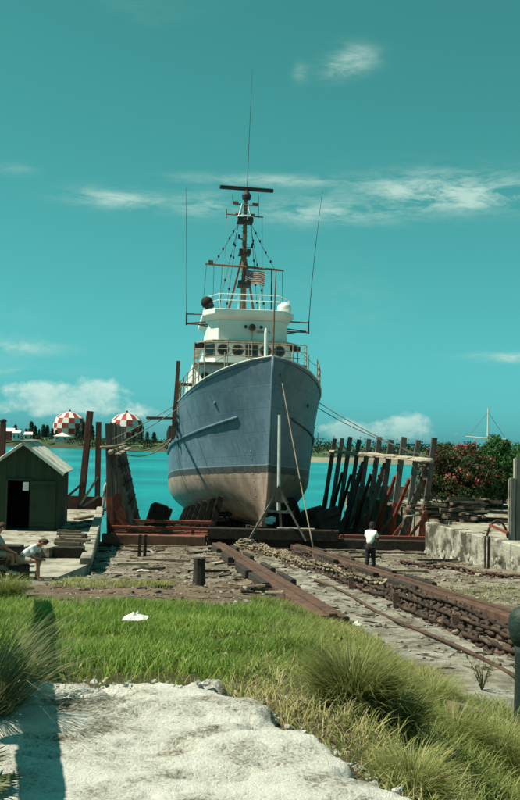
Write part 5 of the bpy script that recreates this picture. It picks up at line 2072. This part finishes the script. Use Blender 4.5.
MT_DARK = {'skin': MAT['skin_dark'], 'shirt': MAT['shirt_white'], 'trousers': MAT['trousers_dark'], 'hair': MAT['hair_black'], 'hat': MAT['dark_metal']}
mp_ = C(.95, 38.6, .0)
mp_ = G(370, 571.5, 1.8)
for _ in range(6):
    mp_ = G(370, 571.5, ground_z(mp_.x, mp_.y))
person('person', 'person in white shirt and dark trousers standing by the chains with back turned', standing(mp_, R(62), 1.66, .12, 'front'), MT_DARK)
# worker at the left post
wp = P(104.5, 513, 53.2)
wp.z = 2.55
person('person', 'person in dark cap standing at the quay end beside the grey cradle post', standing(wp, R(20), 1.72, .1, 'front'),
       {'skin': MAT['skin_dark'], 'shirt': MAT['shirt_grey'], 'trousers': MAT['shirt_grey'], 'hair': MAT['hair_black'], 'hat': MAT['rubber']}, hat=True)
# bare legged sitter
def sitting(base, facing, lean=.6, k=1.0, seat=.47):
    f = Vector((math.cos(facing), math.sin(facing), 0))
    r = Vector((f.y, -f.x, 0))
    b = Vector(base)
    J = {'root': b, 'face': f - Vector((0, 0, .8))}
    J['pelvis'] = b + Vector((0, 0, seat + .11))
    sp_ = Vector((0, 0, 1)) * math.cos(lean) + f * math.sin(lean)
    J['chest'] = J['pelvis'] + sp_ * .38 * k
    J['neck'] = J['chest'] + sp_ * .19 * k
    J['head'] = J['neck'] + (sp_ + f * .55).normalized() * .15 * k
    for s, sg in (('l', -1), ('r', 1)):
        J['hip_' + s] = J['pelvis'] + r * sg * .095 + f * .04 - Vector((0, 0, .02))
        J['knee_' + s] = b + f * (.50 + .03 * sg) + r * sg * .14 + Vector((0, 0, seat + .07))
        J['ankle_' + s] = b + f * (.47 + .10 * sg) + r * sg * .13 + Vector((0, 0, .09))
        J['toe_' + s] = J['ankle_' + s] + f * .16 + Vector((0, 0, -.05))
        J['sho_' + s] = J['chest'] + sp_ * .08 + r * sg * .19
        J['elb_' + s] = J['sho_' + s].lerp(J['knee_' + s], .55) + Vector((0, 0, -.05)) + r * sg * .05
        J['wri_' + s] = J['knee_' + s] + f * .06 + Vector((0, 0, .05)) - r * sg * .08
    return J


spx = G(22, 577, 2.52)
spx.z = ground_z(spx.x, spx.y)
person('person', 'person in pale blue shirt and shorts sitting hunched on a block', sitting(spx + Vector((-.02, 0, 0)), R(-12), .88, 1.1, .5),
       {'skin': MAT['skin'], 'shirt': MAT['shirt_blue'], 'trousers': MAT['shorts_tan'], 'hair': MAT['hair_brown']}, trouser='short')
seat = thing('seat_block', 'rough timber block and planks the hunched person sits on', 'block', spx + Vector((-.05, 0, 0)))
MB().box(spx + Vector((-.08, 0, .2)), (.55, .5, .46), Matrix.Rotation(.2, 3, 'Z')).build('block', MAT['dark_timber'], seat, bevel=.03)
MB().beam(spx + Vector((-.6, -.15, .38)), spx + Vector((-.05, -.35, .22)), .2, .06).build('board', MAT['pale_timber'], seat)
sp2_ = G(-9, 578, 2.52)
sp2_.z = ground_z(sp2_.x, sp2_.y)
person('person', 'person in grey shirt sitting beside the stacked dark crates', sitting(sp2_, R(30), .25, 1.05, .62),
       {'skin': MAT['skin'], 'shirt': MAT['shirt_grey'], 'trousers': MAT['shorts_tan'], 'hair': MAT['hair_brown']}, trouser='short')
for k, (px, py, s_, lab) in enumerate(((8, 572, (.75, .6, .85), 'tall dark timber crate between the two sitting people'), (17, 566, (.6, .5, .5), 'low dark timber crate behind the hunched person'), (-8, 579, (.6, .6, .6), 'dark timber crate used as a seat by the person in grey'))):
    p = G(px, py, 2.5)
    p.z = ground_z(p.x, p.y)
    t = thing('crate', lab, 'crate', p)
    for q in range(4):
        hh = s_[2] / 4
        MB().box(p + Vector((0, 0, hh * (q + .5))), (s_[0], s_[1], hh - .02), Matrix.Rotation(.15 + .04 * q * (k - 1), 3, 'Z')).build('slat_tier', MAT['dark_timber'] if q % 2 else MAT['brown_plank'], t)

# ------------------------------------------------------------------ debris
g = np.random.default_rng(21)
mesh_vars = []
for i in range(6):
    mb = MB().ball((0, 0, 0), (.5, .4, .28), 6, 4)
    mb.v = [tuple(np.array(v) * (1 + .35 * g.uniform(-1, 1))) for v in mb.v]
    mesh_vars.append(mb)
stuff = MB()
for i in range(8500):
    d = 15 + 35 * g.random() ** 1.15
    u = g.uniform(-9, 7)
    if d < 29 and u < -5 and g.random() < .35:
        continue
    if -2.0 < u < -.3 and g.random() < .35:
        continue
    if d < 18.5 and u < -2.5:
        continue
    x = axx(d) + u
    z = ground_z(x, d)
    s = float(np.clip(g.lognormal(-3.0, .55), .02, .26))
    mv = mesh_vars[i % 6]
    a = g.uniform(0, 6.28)
    ca_, sa_ = math.cos(a), math.sin(a)
    stuff.cur = (0, 0, 1)[(i // 3) % 3] if i % 3 else 1 + (i // 3) % 2
    el_ = (4.5 if s < .09 else 2.0) if i % 3 == 0 else 1
    stuff.add([(x + s * (v[0] * el_ * ca_ - v[1] * sa_), d + s * (v[0] * el_ * sa_ + v[1] * ca_), z + s * (v[2] * (.6 if el_ > 1 else 1) + .12)) for v in mv.v], mv.f)
for i in range(700):
    d = g.uniform(36, 74)
    x = g.uniform(8.6, 17)
    if x < 10.6 - .19 * (d - 37.6) + .4 and d < 49:
        continue
    if d >= 48 and x < axx(d) + 9.9:
        continue
    s = float(np.clip(g.lognormal(-2.3, .5), .05, .35))
    mv = mesh_vars[i % 6]
    a = g.uniform(0, 6.28)
    ca_, sa_ = math.cos(a), math.sin(a)
    stuff.cur = i % 3
    el_ = 3.0 if i % 3 else 1
    stuff.add([(x + s * (v[0] * el_ * ca_ - v[1] * sa_), d + s * (v[0] * el_ * sa_ + v[1] * ca_), 2.62 + s * (v[2] * .6 + .1)) for v in mv.v], mv.f)
for i in range(160):
    d = g.uniform(33, 53)
    x = quay_edge(d) - g.uniform(.5, 3.2)
    s = float(np.clip(g.lognormal(-2.9, .5), .03, .2))
    mv = mesh_vars[i % 6]
    stuff.cur = i % 3
    el_ = 3.0 if i % 3 else 1
    stuff.add([(x + s * v[0] * el_, d + s * v[1], 2.5 + s * (v[2] * .6 + .1)) for v in mv.v], mv.f)
o = stuff.build('rubble', [MAT['stone'], MAT['brown_plank'], MAT['dark_timber']])
tag(o, 'small stones and wood scraps strewn over the slipway dirt', 'rubble', kind='stuff')

lip = MB()
for i in range(420):
    if i % 3:
        x = g.uniform(-2.2, .4)
        y = 7.34 + .22 * nz2(x, 0, 1.1, 7) + .10 * nz2(x, 0, 4, 2) + g.normal(.12, .16)
    else:
        y = g.uniform(4.6, 7.0)
        x = interp(y, PE_R) + .12 * nz2(0, y, 2.2, 4) + g.normal(.08, .07)
    e = path_inside(x, y)
    z = ground_z(x, y) if e < -.1 else 4.73 - (1 - sstep(-.06, .05, e)) * .14
    s = float(np.clip(g.lognormal(-3.5, .5), .012, .085))
    mv = mesh_vars[i % 6]
    a = g.uniform(0, 6.28)
    lip.add([(x + s * (v[0] * math.cos(a) - v[1] * math.sin(a)), y + s * (v[0] * math.sin(a) + v[1] * math.cos(a)), z + s * (v[2] + .15)) for v in mv.v], mv.f)
tag(lip.build('coral_rubble', MAT['path']), 'small coral stones along the broken edge of the white path', 'stones', kind='stuff')
planks = [(-6.6, 47.5, 2.2, .2), (-5.2, 46.5, 1.6, -.3), (-7.2, 45, 2.4, .1), (-4.4, 48.2, 1.8, .5), (-6, 42.8, 1.5, .0), (-3.9, 44, 1.3, .9), (-5.5, 39, 1.9, -.25), (-6.8, 36.5, 1.2, .4), (-4.2, 33.5, 1.4, .15),
          (4.2, 47.2, 2.0, .2), (5.3, 45.6, 1.7, -.2), (3.4, 44.2, 1.6, .6), (6.2, 43.0, 1.8, .1), (2.6, 41.5, 1.5, -.4), (4.5, 39.5, 1.4, .3), (3.2, 36, 1.2, -.1), (5.8, 35.2, 1.3, .5), (-7.4, 49, 2.6, -.1), (-5.2, 49.4, 2.0, .1), (5.0, 49.0, 2.6, .05), (6.8, 47.8, 1.6, -.5), (3.0, 48.6, 1.8, .3), (-3.6, 38.0, 1.0, 1.2), (-6.2, 33.4, 1.1, -.3)]
for i, (u, d, L, a) in enumerate(planks):
    c = Vector((axx(d) + u, d, 0))
    dv = Vector((math.cos(a), math.sin(a), 0)) * L / 2
    p0, p1 = c - dv, c + dv
    p0.z, p1.z = ground_z(p0.x, p0.y) + .05, ground_z(p1.x, p1.y) + .06
    o = MB().beam(p0, p1, random.uniform(.12, .24), random.uniform(.05, .12)).build('scrap_plank', MAT[('brown_plank', 'pale_timber', 'dark_timber')[i % 3]])
    tag(o, ('brown', 'pale', 'dark')[i % 3] + ' weathered scrap plank lying in the dirt ' + ('between the quay and the bare rail' if u < 0 else 'between the chain rail and the retaining wall'), 'plank', 'scrap planks on the slipway')
# heaps of dark weed and driftwood beside the near rail
for i, (u, d, n_) in enumerate(((-3.7, 24.5, 14), (-3.5, 28, 12), (-3.9, 32, 10), (4.0, 46.2, 12), (-6.0, 44.6, 14))):
    c = C(u, d, 0)
    c.z = ground_z(c.x, c.y)
    t = thing('driftwood_heap', ('small heap of broken sticks beside the bare rail nearest the grass', 'small heap of sticks and stones halfway along the bare rail', 'small heap of sticks close to the stump', 'heap of sticks below the end upright', 'heap of sticks before the red cradle end')[i], 'sticks', c)
    for k in range(n_):
        a = random.uniform(0, 3.14)
        L = random.uniform(.25, .7)
        cc_ = c + Vector((random.gauss(0, .35), random.gauss(0, .6), random.uniform(.02, .14)))
        dv = Vector((math.cos(a), math.sin(a), random.uniform(-.15, .15))) * L / 2
        MB().tube([cc_ - dv, cc_ + dv], [random.uniform(.02, .05), random.uniform(.015, .04)], 5).build('stick', MAT[('brown_plank', 'dark_timber', 'pale_timber')[k % 3]], t)


def litter(px, py, z, size, label, name='litter', mat='paper'):
    p = G(px, py, z)
    p.z = ground_z(p.x, p.y) + .02
    mb = MB()
    n = 7
    for i in range(n + 1):
        for j in range(n + 1):
            x, y = (i / n - .5), (j / n - .5)
            mb.v.append((p.x + x * size[0], p.y + y * size[1], p.z + size[2] * max(0, (.5 + noise.noise(Vector((x * 5 + px, y * 5, 3)))) * (1 - 2 * max(abs(x), abs(y)) * .85))))
    for i in range(n):
        for j in range(n):
            a = i * (n + 1) + j
            mb.f.append((a, a + n + 1, a + n + 2, a + 1))
            mb.mi.append(0)
    return tag(mb.build(name, MAT[mat]), label, 'litter')


def lift(o, dz):
    o.location.z += dz


lift(litter(135, 628, 4.1, (.30, .28, .14), 'crumpled white paper sack lying on the grass'), .16)
litter(290, 583, 2.6, (.35, .25, .1), 'small white scrap lying between the rails')
litter(357, 619, 3.0, (.18, .16, .16), 'white crumpled bag beside the pale strip')
litter(341, 609, 2.9, (.2, .12, .08), 'green plastic scrap next to the white bag', mat='bottle_green')
litter(497, 703, 3.6, (.26, .2, .1), 'white rag lying in the weeds near the green bollard')
litter(480, 601, 2.8, (.16, .14, .06), 'white scrap lying upon the rusty rail')
litter(143, 571, 2.1, (.4, .25, .1), 'white scrap in the rubble before the cradle')

# old baulk half sunk in the bank grass near the bollard
b0_, b1_ = G(452, 683, 3.9), G(478, 690, 3.8)
for p in (b0_, b1_):
    p.z = ground_z(p.x, p.y) + .10
tag(MB().beam(b0_, b1_, .24, .2, chamfer=.02).build('sunken_baulk', MAT['brown_plank']), 'short brown timber half sunk in the weeds of the bank', 'timber')

# ------------------------------------------------------------------ bollard at the right edge
bp = P(524, 702, 10.8)
bp.z = ground_z(bp.x, bp.y)
bo = thing('bollard', 'dark green iron bollard with rounded cap by the bank weeds', 'bollard', bp)
hb = P(524, 606, 10.8).z - bp.z
MB().lathe([(.12, -.1), (.105, .1), (.10, hb * .62), (.115, hb * .72)], 16, bp).build('shaft', MAT['bollard_green'], bo, smooth=True)
MB().lathe([(.115, hb * .70), (.155, hb * .75), (.175, hb * .82), (.165, hb * .92), (.11, hb * .98), (.03, hb)], 16, bp).build('cap', MAT['bollard_green'], bo, smooth=True)

# ------------------------------------------------------------------ timber railing beside the path (off to the left); its shadow crosses the path
sun_h = Vector((sd.x, sd.y, 0))


def shadow_to(p, z):
    """point at height z that throws its shadow on p"""
    t = (z - p.z) / sd.z
    return p + sd * t


ZR = 6.15
q0 = G(43.5, 800, 4.72)
q1 = G(39, 704, 4.72)
dirq = (q1 - q0).normalized()
r0 = shadow_to(q0 - dirq * 2.0, ZR)
r1 = shadow_to(q0 + dirq * 12.6, ZR)
r1.z = 5.45
rm = shadow_to(q0 + dirq * 3.0, ZR)
rail = thing('timber_railing', 'heavy timber railing of posts and one broad top rail beside the path', 'railing', (r0.x, r0.y, 4.6))
MB().beam(r0, rm, .17, .12, chamfer=.01).build('top_rail', MAT['old_timber'], rail)
MB().beam(rm, r1, .2, .16, chamfer=.01).build('top_rail', MAT['old_timber'], rail)
ps = shadow_to(G(14, 731, 4.8), ZR)
tpar = (ps.y - r0.y) / (r1.y - r0.y)
for k in (-1, 0, 1, 2, 3):
    pp = r0.lerp(r1, max(.01, min(.985, tpar + k * .22)))
    pp.z = ZR if pp.y < rm.y else lerp(ZR, 5.45, (pp.y - rm.y) / (r1.y - rm.y))
    MB().beam((pp.x, pp.y, ground_z(pp.x, pp.y) - .3), (pp.x, pp.y, pp.z - .07), .13, .13, Vector((0, 1, 0))).build('post', MAT['old_timber'], rail)


# ------------------------------------------------------------------ grass and weeds
def blades(name, roots, length, width, rng_, lean=.35, curl=.5, tint=None, lenvar=.35, dirs=None, nseg=3):
    n = len(roots)
    root = np.asarray(roots, dtype=np.float64)
    a = rng_.uniform(0, 2 * np.pi, n)
    if dirs is None:
        hd = np.stack([np.cos(a), np.sin(a), np.zeros(n)], 1)
    else:
        hd = dirs
    L = (length if np.ndim(length) else np.full(n, length)) * rng_.uniform(1 - lenvar, 1 + lenvar, n)
    le = (lean if np.ndim(lean) else np.full(n, lean)) * rng_.uniform(.4, 1.4, n)
    W = width * rng_.uniform(.6, 1.3, n)
    side = np.cross(hd, np.array((0, 0, 1.0)))
    # blades turn about their axis at random so they do not all show edge-on or flat
    ra = rng_.uniform(-1.0, 1.0, n)[:, None]
    side = side * np.cos(ra) + hd * np.sin(ra)
    rows = []
    for k in range(nseg + 1):
        t = k / nseg
        ang = le + curl * t * t * rng_.uniform(.6, 1.4, n)
        if k == 0:
            p = root
        else:
            stp = (L / nseg)[:, None]
            p = rows[-1][0] + stp * (hd * np.sin(ang)[:, None] + np.array((0, 0, 1.0)) * np.cos(ang)[:, None])
        w = W * (1 - t) ** .6 if k < nseg else W * .04
        rows.append((p, w))
    vs_ = []
    for p, w in rows:
        vs_.append(p - side * w[:, None] * .5)
        vs_.append(p + side * w[:, None] * .5)
    v = np.stack(vs_, 1).reshape(-1, 3)
    k2 = 2 * (nseg + 1)
    base = np.arange(n)[:, None] * k2
    fs_ = []
    for k in range(nseg):
        fs_.append(base + np.array((2 * k, 2 * k + 1, 2 * k + 3, 2 * k + 2)))
    f = np.stack(fs_, 1).reshape(-1, 4)
    if tint is None:
        tint = rng_.uniform(0, 1, n)
    tt = np.repeat(tint, k2)
    return np_mesh(name, v, f, np.clip(tt, 0, 1))


def in_frame(x, y, z, m_=25):
    v = Vector((x, y, z)) - EYE
    d = v.dot(fwd)
    if d < 1:
        return False
    px, py = 260 + v.dot(RT) / d * FPX, 400 - v.dot(UP) / d * FPX
    return -m_ < px < 520 + m_ and py < 800 + 60


def sample_area(n, x0, x1, y0, y1, test):
    out = []
    for i in range(n):
        x, y = random.uniform(x0, x1), random.uniform(y0, y1)
        if test(x, y):
            out.append((x, y, ground_z(x, y) - .01))
    return np.array(out)


def lush(x, y):
    if path_inside(x, y) > -.10:
        return False
    u = x - axx(y)
    lim = interp(y, [(7, -5.4), (10, -4.7), (14, -4.0), (18, -3.8), (20, -4.2)])
    if u > lim + .5 * nz2(x, y, .9, 2):
        return False
    far = interp(x / y, [(-.25, 17.6), (-.06, 18.6), (.02, 17.0), (.08, 15.4)]) + 1.1 * nz2(x, 3, .6, 4)
    if x < -2.9 + .06 * y * -1 and False:
        return False
    if y > far + .8:
        return False
    dens = 1.0 - .93 * sstep(far - 1.3, far + .5, y + .9 * nz2(x, y, 1.5, 1))
    if y < 9.0:
        dens = .10 + .42 * sstep(7.4, 9.0, y) + .55 * nz2(x, y, 1.6, 3)
    dens *= .66 + .95 * nz2(x, y, .8, 8) + .3 * nz2(x, y, 2.4, 3)
    return random.random() < dens


roots = sample_area(150000, -6.2, 3.2, 7.1, 20.0, lush)
tn = np.array([.42 + .5 * nz2(x, y, .7, 5) for x, y, z in roots]) + rng.normal(0, .16, len(roots))
ln_ = np.array([.17 + .09 * nz2(x, y, 1.1, 6) for x, y, z in roots]) * np.clip((roots[:, 1] - 6.6) / 2.2, .35, 1)
gr = put('grass', blades('grass', roots, ln_, .012, rng, .3, .8, np.clip(tn, 0, 1)), MAT['grass'])
tag(gr, 'bright green grass growing beyond the white path', 'grass', kind='stuff')


bl = sample_area(2600, -4.2, 3.0, 7.2, 14.5, lambda x, y: path_inside(x, y) < -.05 and x - axx(y) < -3.2 and random.random() < .25 + 1.3 * nz2(x, y, 1.1, 31))
blp = np.repeat(bl, 7, axis=0)
blp = blp + rng.normal(0, 1, blp.shape) * np.array((.045, .045, .02)) + np.array((0, 0, .06))
bw_ = put('broadleaf_weeds', leaf_mesh('broadleaf_weeds', blp, .055, rng, aspect=1.7, upbias=.4), MAT['weed'])
tag(bw_, 'low broad leaved weeds scattered through the grass', 'weeds', kind='stuff')


def weedy(x, y):
    if path_inside(x, y) > -.04:
        return False
    u = x - axx(y)
    lim = interp(y, [(4, -3.4), (8, -2.6), (12, -2.05), (16, -2.2), (20, -2.5), (22, -3.3)])
    lo = interp(y, [(4, -9), (7, -5.6), (10, -5.0), (14, -4.4), (18, -3.9), (22, -3.9)])
    if u > lim + .5 * nz2(x, y, 1.2, 2) or u < lo - .3:
        return False
    return random.random() < .62 + .8 * nz2(x, y, .9, 7)


roots = sample_area(76000, -.2, 4.2, 4.2, 21.0, weedy)
tn = np.array([.55 + .55 * nz2(x, y, .6, 15) for x, y, z in roots]) + rng.normal(0, .2, len(roots))
ln_ = np.array([.20 + .14 * nz2(x, y, .9, 16) for x, y, z in roots])
wd_ = put('weeds', blades('weeds', roots, ln_, .010, rng, .45, 1.0, np.clip(tn, 0, 1)), MAT['weed'])
tag(wd_, 'dry yellow green weeds covering the bank right of the path', 'weeds', kind='stuff')


# sparse tufts: near the sitting man and on dirt
def sparse(x, y):
    return random.random() < .25 + .9 * nz2(x, y, .5, 12)


r1_ = sample_area(5200, -7.6, -5.6, 21.5, 25.5, sparse)
r2_ = sample_area(4200, -5.2, -2.2, 24.5, 28.5, sparse)
r3_ = sample_area(2200, 5.6, 9.0, 24.0, 30.0, sparse)
rr_ = np.concatenate([r for r in (r1_, r2_, r3_) if len(r)])
sg = put('sparse_grass', blades('sparse_grass', rr_, .17, .016, rng, .4, .8, rng.uniform(.2, 1, len(rr_))), MAT['weed'])
tag(sg, 'thin patches of dry grass on the slipway dirt', 'grass', kind='stuff')


def tussock(name, label, c, n, L, spread, mat, lean=.5, curl=1.1, width=.007, seed=0, cat='grass tussock', group=None, tbase=.45):
    g_ = np.random.default_rng(seed)
    c = Vector(c)
    t = thing(name, label, cat, c, group, worldspace=False)
    a = g_.uniform(0, 2 * np.pi, n)
    rr = np.sqrt(g_.uniform(0, 1, n))
    rt_ = np.stack([np.cos(a) * rr * spread, np.sin(a) * rr * spread, np.zeros(n)], 1)
    dirs = np.stack([np.cos(a + g_.normal(0, .5, n)), np.sin(a + g_.normal(0, .5, n)), np.zeros(n)], 1)
    me = blades('blades', rt_, L, width, g_, .10 + lean * rr, curl, np.clip(g_.normal(tbase, .22, n), 0, 1), .4, dirs, 5)
    put('blades', me, MAT[mat], t)
    ns = max(4, n // 90)
    a = g_.uniform(0, 2 * np.pi, ns)
    dirs = np.stack([np.cos(a), np.sin(a), np.zeros(ns)], 1)
    me2 = blades('seed_stalks', np.zeros((ns, 3)), L * 1.05, width * 1.2, g_, .35, .5, np.full(ns, .95), .3, dirs, 5)
    put('seed_stalk', me2, MAT[mat], t)
    return t


def on_ground(px, py, z):
    p = G(px, py, z)
    for _ in range(6):
        p = G(px, py, ground_z(p.x, p.y))
    p.z = ground_z(p.x, p.y) - .02
    return p


tussock('grass_tussock', 'big rounded tussock of fine green grass at the path edge', on_ground(353, 708, 4.2), 3000, .45, .16, 'tussock', .62, .9, .0085, 1)
tussock('grass_tussock', 'smaller dry tussock leaning beside the big one', on_ground(392, 728, 4.2), 1100, .40, .16, 'tussock', .8, 1.0, .009, 2, tbase=.6)
tussock('grass_tussock', 'pale wispy tussock spreading at the path corner', on_ground(412, 790, 4.2), 1800, .30, .12, 'weed', .9, 1.0, .005, 3, tbase=.7)
tussock('grass_tussock', 'broad pale tussock below the green bollard', on_ground(496, 770, 4.2), 3200, .5, .3, 'weed', .8, 1.1, .006, 4, tbase=.6)
tussock('grass_tussock', 'green tussock half way up the bank towards the bollard', on_ground(452, 742, 4.2), 2000, .38, .25, 'weed', .8, 1.1, .006, 5, tbase=.5)
tussock('grass_tussock', 'low yellow tussock next to the sunken timber', on_ground(432, 700, 4.0), 1600, .36, .25, 'weed', .8, 1.0, .007, 6, tbase=.6)
tussock('grass_tussock', 'dark tussock behind the crumpled sack by the plume grass', on_ground(4, 597, 2.8), 1400, .5, .3, 'weed', .7, 1.0, .012, 7, tbase=.3)
# thin leafless shrub on the bank
tw_ = on_ground(482, 690, 3.6)
tws = thing('twiggy_shrub', 'thin twiggy weed standing up before the chains', 'shrub', tw_, worldspace=False)
tm = MB()
lv = []
for k in range(16):
    a = random.uniform(0, 6.28)
    L = random.uniform(.25, .55)
    x, y = math.cos(a) * L * .45, math.sin(a) * L * .45
    tm.tube([(0, 0, 0), (x * .4, y * .4, L * .5), (x, y, L)], [.006, .005, .002], 4)
    for q in range(7):
        t = random.uniform(.35, 1)
        lv.append((x * t + random.uniform(-.03, .03), y * t, L * t))
tm.build('stem', MAT['stem_wood'], tws)
put('leaf', leaf_mesh('leaf', lv, .05, rng, aspect=2.4), MAT['weed'], tws)['kind'] = 'stuff'

# big plume grass at the left edge
pb = P(-14, 690, 6.5)
pb.z = ground_z(pb.x, pb.y)
tussock('plume_grass', 'big grey green plume grass arching over from beside the path', (pb.x - .05, pb.y, pb.z), 1700, .72, .14, 'silver_grass', .5, .9, .008, 8, 'grass', tbase=.68)
# fan palm at the lower left corner
fpx = Vector((-1.56, 4.95, 4.62))
palm = thing('fan_palm', 'low fan palm with folded leaflets at the path corner under the plume grass', 'palm', fpx, worldspace=False)
for k, (yaw, tilt, L) in enumerate(((-.5, .95, .32), (.25, 1.0, .30), (.9, .8, .34), (-1.3, .9, .34), (1.9, .8, .36), (3.0, .8, .4))):
    mbp = MB()
    rotm = Matrix.Rotation(yaw, 3, 'Z') @ Matrix.Rotation(tilt, 3, 'Y')
    tip = rotm @ Vector((0, 0, .26))
    mbp.tube([(0, 0, 0), tip * .5 + Vector((0, 0, .03)), tip], [.012, .009, .006], 5)
    tn_ = [.3] * len(mbp.v)
    for q in range(15):
        fa = -1.25 + 2.5 * q / 14
        dv = rotm @ Vector((math.cos(.2) * math.cos(fa) * .2 + .1, math.sin(fa), math.cos(fa)))
        dv.normalize()
        sdv = dv.cross(rotm @ Vector((1, 0, 0))).normalized()
        ll = .8 * L * (1 - .25 * abs(fa))
        droop = Vector((0, 0, -.10 * ll))
        a0, a1, a2 = tip, tip + dv * ll * .55, tip + dv * ll + droop
        mbp.add([a0, a1 - sdv * .016, a2, a1 + sdv * .016], [(0, 1, 2, 3)])
        tn_ += [random.uniform(.2, .9)] * 4
    fr_ = mbp.build('frond', MAT['palm'], palm)
    at_ = fr_.data.attributes.new('tint', 'FLOAT', 'POINT')
    at_.data.foreach_set('value', tn_)

print('objects', len(bpy.data.objects))
